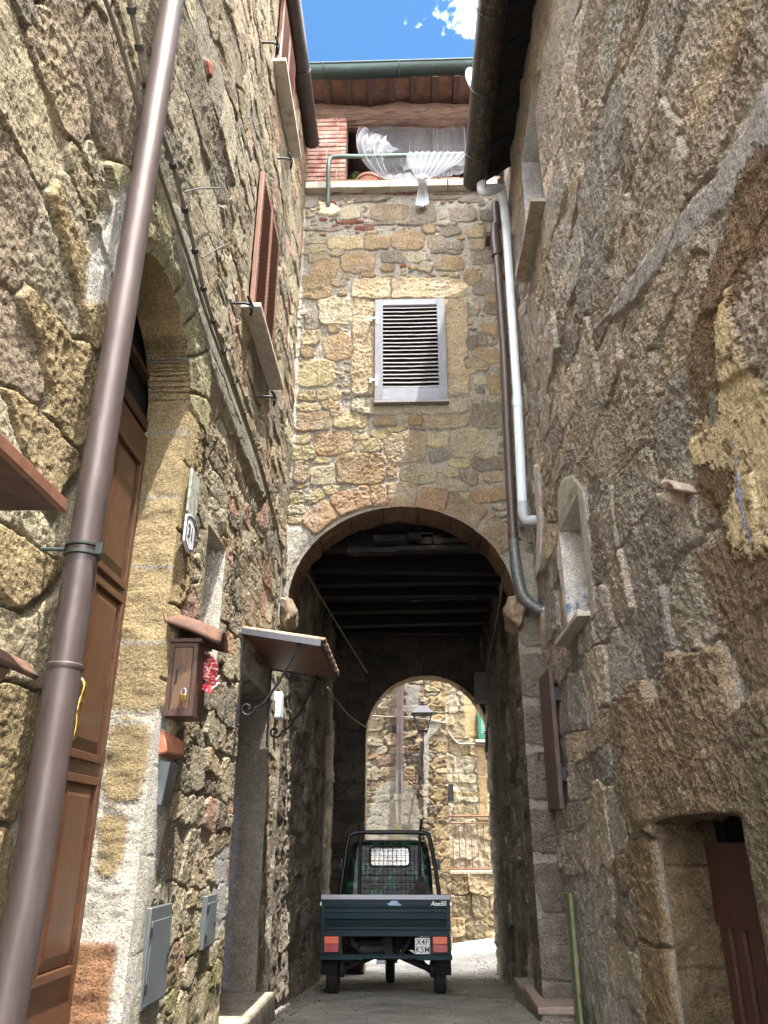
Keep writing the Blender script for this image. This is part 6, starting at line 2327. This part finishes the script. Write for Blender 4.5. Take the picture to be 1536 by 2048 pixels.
while x < 2.4:
    if first is None:
        M_b = MB().tube([(x, YW + .05, r0_), (x, YW + .05, r1_)], .0075, 6)
        first = M_b.build('baluster', M_rust, rl)
        x_first = x
    else:
        c = first.copy()
        link(c)
        c.parent = rl
        c.location.x += x - x_first
    x += .108

# street lamp
Yl = YA - .62
lp = thing('street_lamp', 'black four sided lantern street lamp on a wall bracket seen through the far arch', 'street lamp', (onY(845, 1475, Yl)[0], YA, onY(845, 1475, Yl)[2]))
lx = onY(846, 1475, Yl)[0]
zbm, ztp = onY(846, 1460, Yl)[2], onY(846, 1432, Yl)[2]
hw0, hw1 = .075, .155


def frame4(z0_, z1_, a_, b_, r_, mb):
    for sx in (-1, 1):
        for sy in (-1, 1):
            mb.tube([(lx + sx * a_, Yl + sy * a_, z0_), (lx + sx * b_, Yl + sy * b_, z1_)], r_, 6)


zb0, zt0_ = onY(846, 1462, Yl)[2], onY(846, 1428, Yl)[2]
zrf = onY(846, 1412, Yl)[2]
lf = MB()
frame4(zb0, zt0_, hw0, hw1, .009, lf)
for (z_, a_) in ((zb0, hw0), (zt0_, hw1)):
    for q in range(4):
        c0 = [(-1, -1), (1, -1), (1, 1), (-1, 1)][q]
        c1 = [(1, -1), (1, 1), (-1, 1), (-1, -1)][q]
        lf.tube([(lx + c0[0] * a_, Yl + c0[1] * a_, z_), (lx + c1[0] * a_, Yl + c1[1] * a_, z_)], .009, 6)
lf.box(lx - hw0, lx + hw0, Yl - hw0, Yl + hw0, zb0 - .015, zb0)
lf.tube([(lx, Yl, zb0 - .09), (lx, Yl, zb0)], .02, 10)
lf.tube([(lx - hw0, Yl, zb0), (lx, Yl, zb0 - .10), (lx + hw0, Yl, zb0)], .008, 6)
lf.build('lantern_frame', M_iron, lp)
lr = MB()
e_ = hw1 + .035
lr.add([(lx - e_, Yl - e_, zt0_), (lx + e_, Yl - e_, zt0_), (lx + e_, Yl + e_, zt0_), (lx - e_, Yl + e_, zt0_), (lx - .06, Yl - .06, zrf), (lx + .06, Yl - .06, zrf), (lx + .06, Yl + .06, zrf), (lx - .06, Yl + .06, zrf)],
       [(0, 1, 5, 4), (1, 2, 6, 5), (2, 3, 7, 6), (3, 0, 4, 7), (4, 5, 6, 7), (3, 2, 1, 0)])
lr.lathe([(.06, zrf), (.065, zrf + .02), (.03, zrf + .03), (.025, zrf + .05), (.05, zrf + .06), (.0001, zrf + .085)], (lx, Yl, 0), 'Z', 16)
lr.build('lantern_roof', M_iron, lp, smooth=False)
lgm = MB()
a_, b_ = hw0 - .004, hw1 - .004
lgm.add([(lx - a_, Yl - a_, zb0), (lx + a_, Yl - a_, zb0), (lx + a_, Yl + a_, zb0), (lx - a_, Yl + a_, zb0), (lx - b_, Yl - b_, zt0_), (lx + b_, Yl - b_, zt0_), (lx + b_, Yl + b_, zt0_), (lx - b_, Yl + b_, zt0_)], [(0, 1, 5, 4), (1, 2, 6, 5), (2, 3, 7, 6), (3, 0, 4, 7)])
lgm.build('lantern_glass', M_glass, lp, smooth=False)
zwf = onY(842, 1520, YA)[2]
lb = MB().tube(bez([(lx, Yl, zb0 - .08), (lx, Yl, zb0 - .22), (lx - .01, Yl + .12, zb0 - .38), (lx - .02, YA - .2, zb0 - .34), (lx - .02, YA - .06, zb0 - .5)], 7), .014, 8)
lb.tube(bez([(lx - .02, YA - .06, zb0 - .15), (lx - .06, YA - .08, zb0 - .35), (lx - .06, YA - .10, zb0 - .6), (lx - .02, YA - .06, zb0 - .72)], 7), .010, 8)
lb.box(lx - .035, lx - .005, YA - .07, YA - .03, zb0 - .8, zb0 - .1)
lb.build('wall_bracket', M_iron, lp)

# far drainpipe
Yp = YA - .12
t = thing('drainpipe', 'maroon drainpipe with a cream cast foot on the far house wall seen through the passage', 'drainpipe', tuple(onY(799, 1500, Yp)))
MB().tube([onY(801, 1300, Yp), onY(799, 1560, Yp)], .058, 16).build('pipe', two_tone('maroon_pipe', lin(52, 36, 36), lin(70, 52, 50), 6), t)
MB().tube([onY(799, 1540, Yp), onY(799, 1592, Yp)], .066, 16).build('pipe_sleeve', M_brownpipe, t)
MB().tube([onY(799, 1588, Yp), onY(799, 1600, Yp), onY(799, 1601, Yp), onY(799, 1645, Yp)], [.095, .095, .066, .05], 16).build('cast_foot', simple('cream_cast_pipe', lin(112, 104, 84), .6), t)
# cables on the far houses
t = thing('cable', 'horizontal cable strung along the far house behind the street lamp', 'cable', (0, YA, 3.2))
MB().tube(bez([onY(700, 1428, YA - .05), onY(760, 1433, YA - .05), onY(830, 1436, YA - .05), onY(895, 1447, YA - .05)], 8), .014, 6).build('cable_run', M_cable, t)
t = thing('cable', 'thick looping cable along the pale house below its green shutter', 'cable', (1, YB, 2.6))
MB().tube(bez([onY(896, 1465, YB - .05), onY(915, 1486, YB - .05), onY(940, 1488, YB - .05), onY(985, 1490, YB - .05)], 8), .022, 6).build('cable_run', M_cable, t)
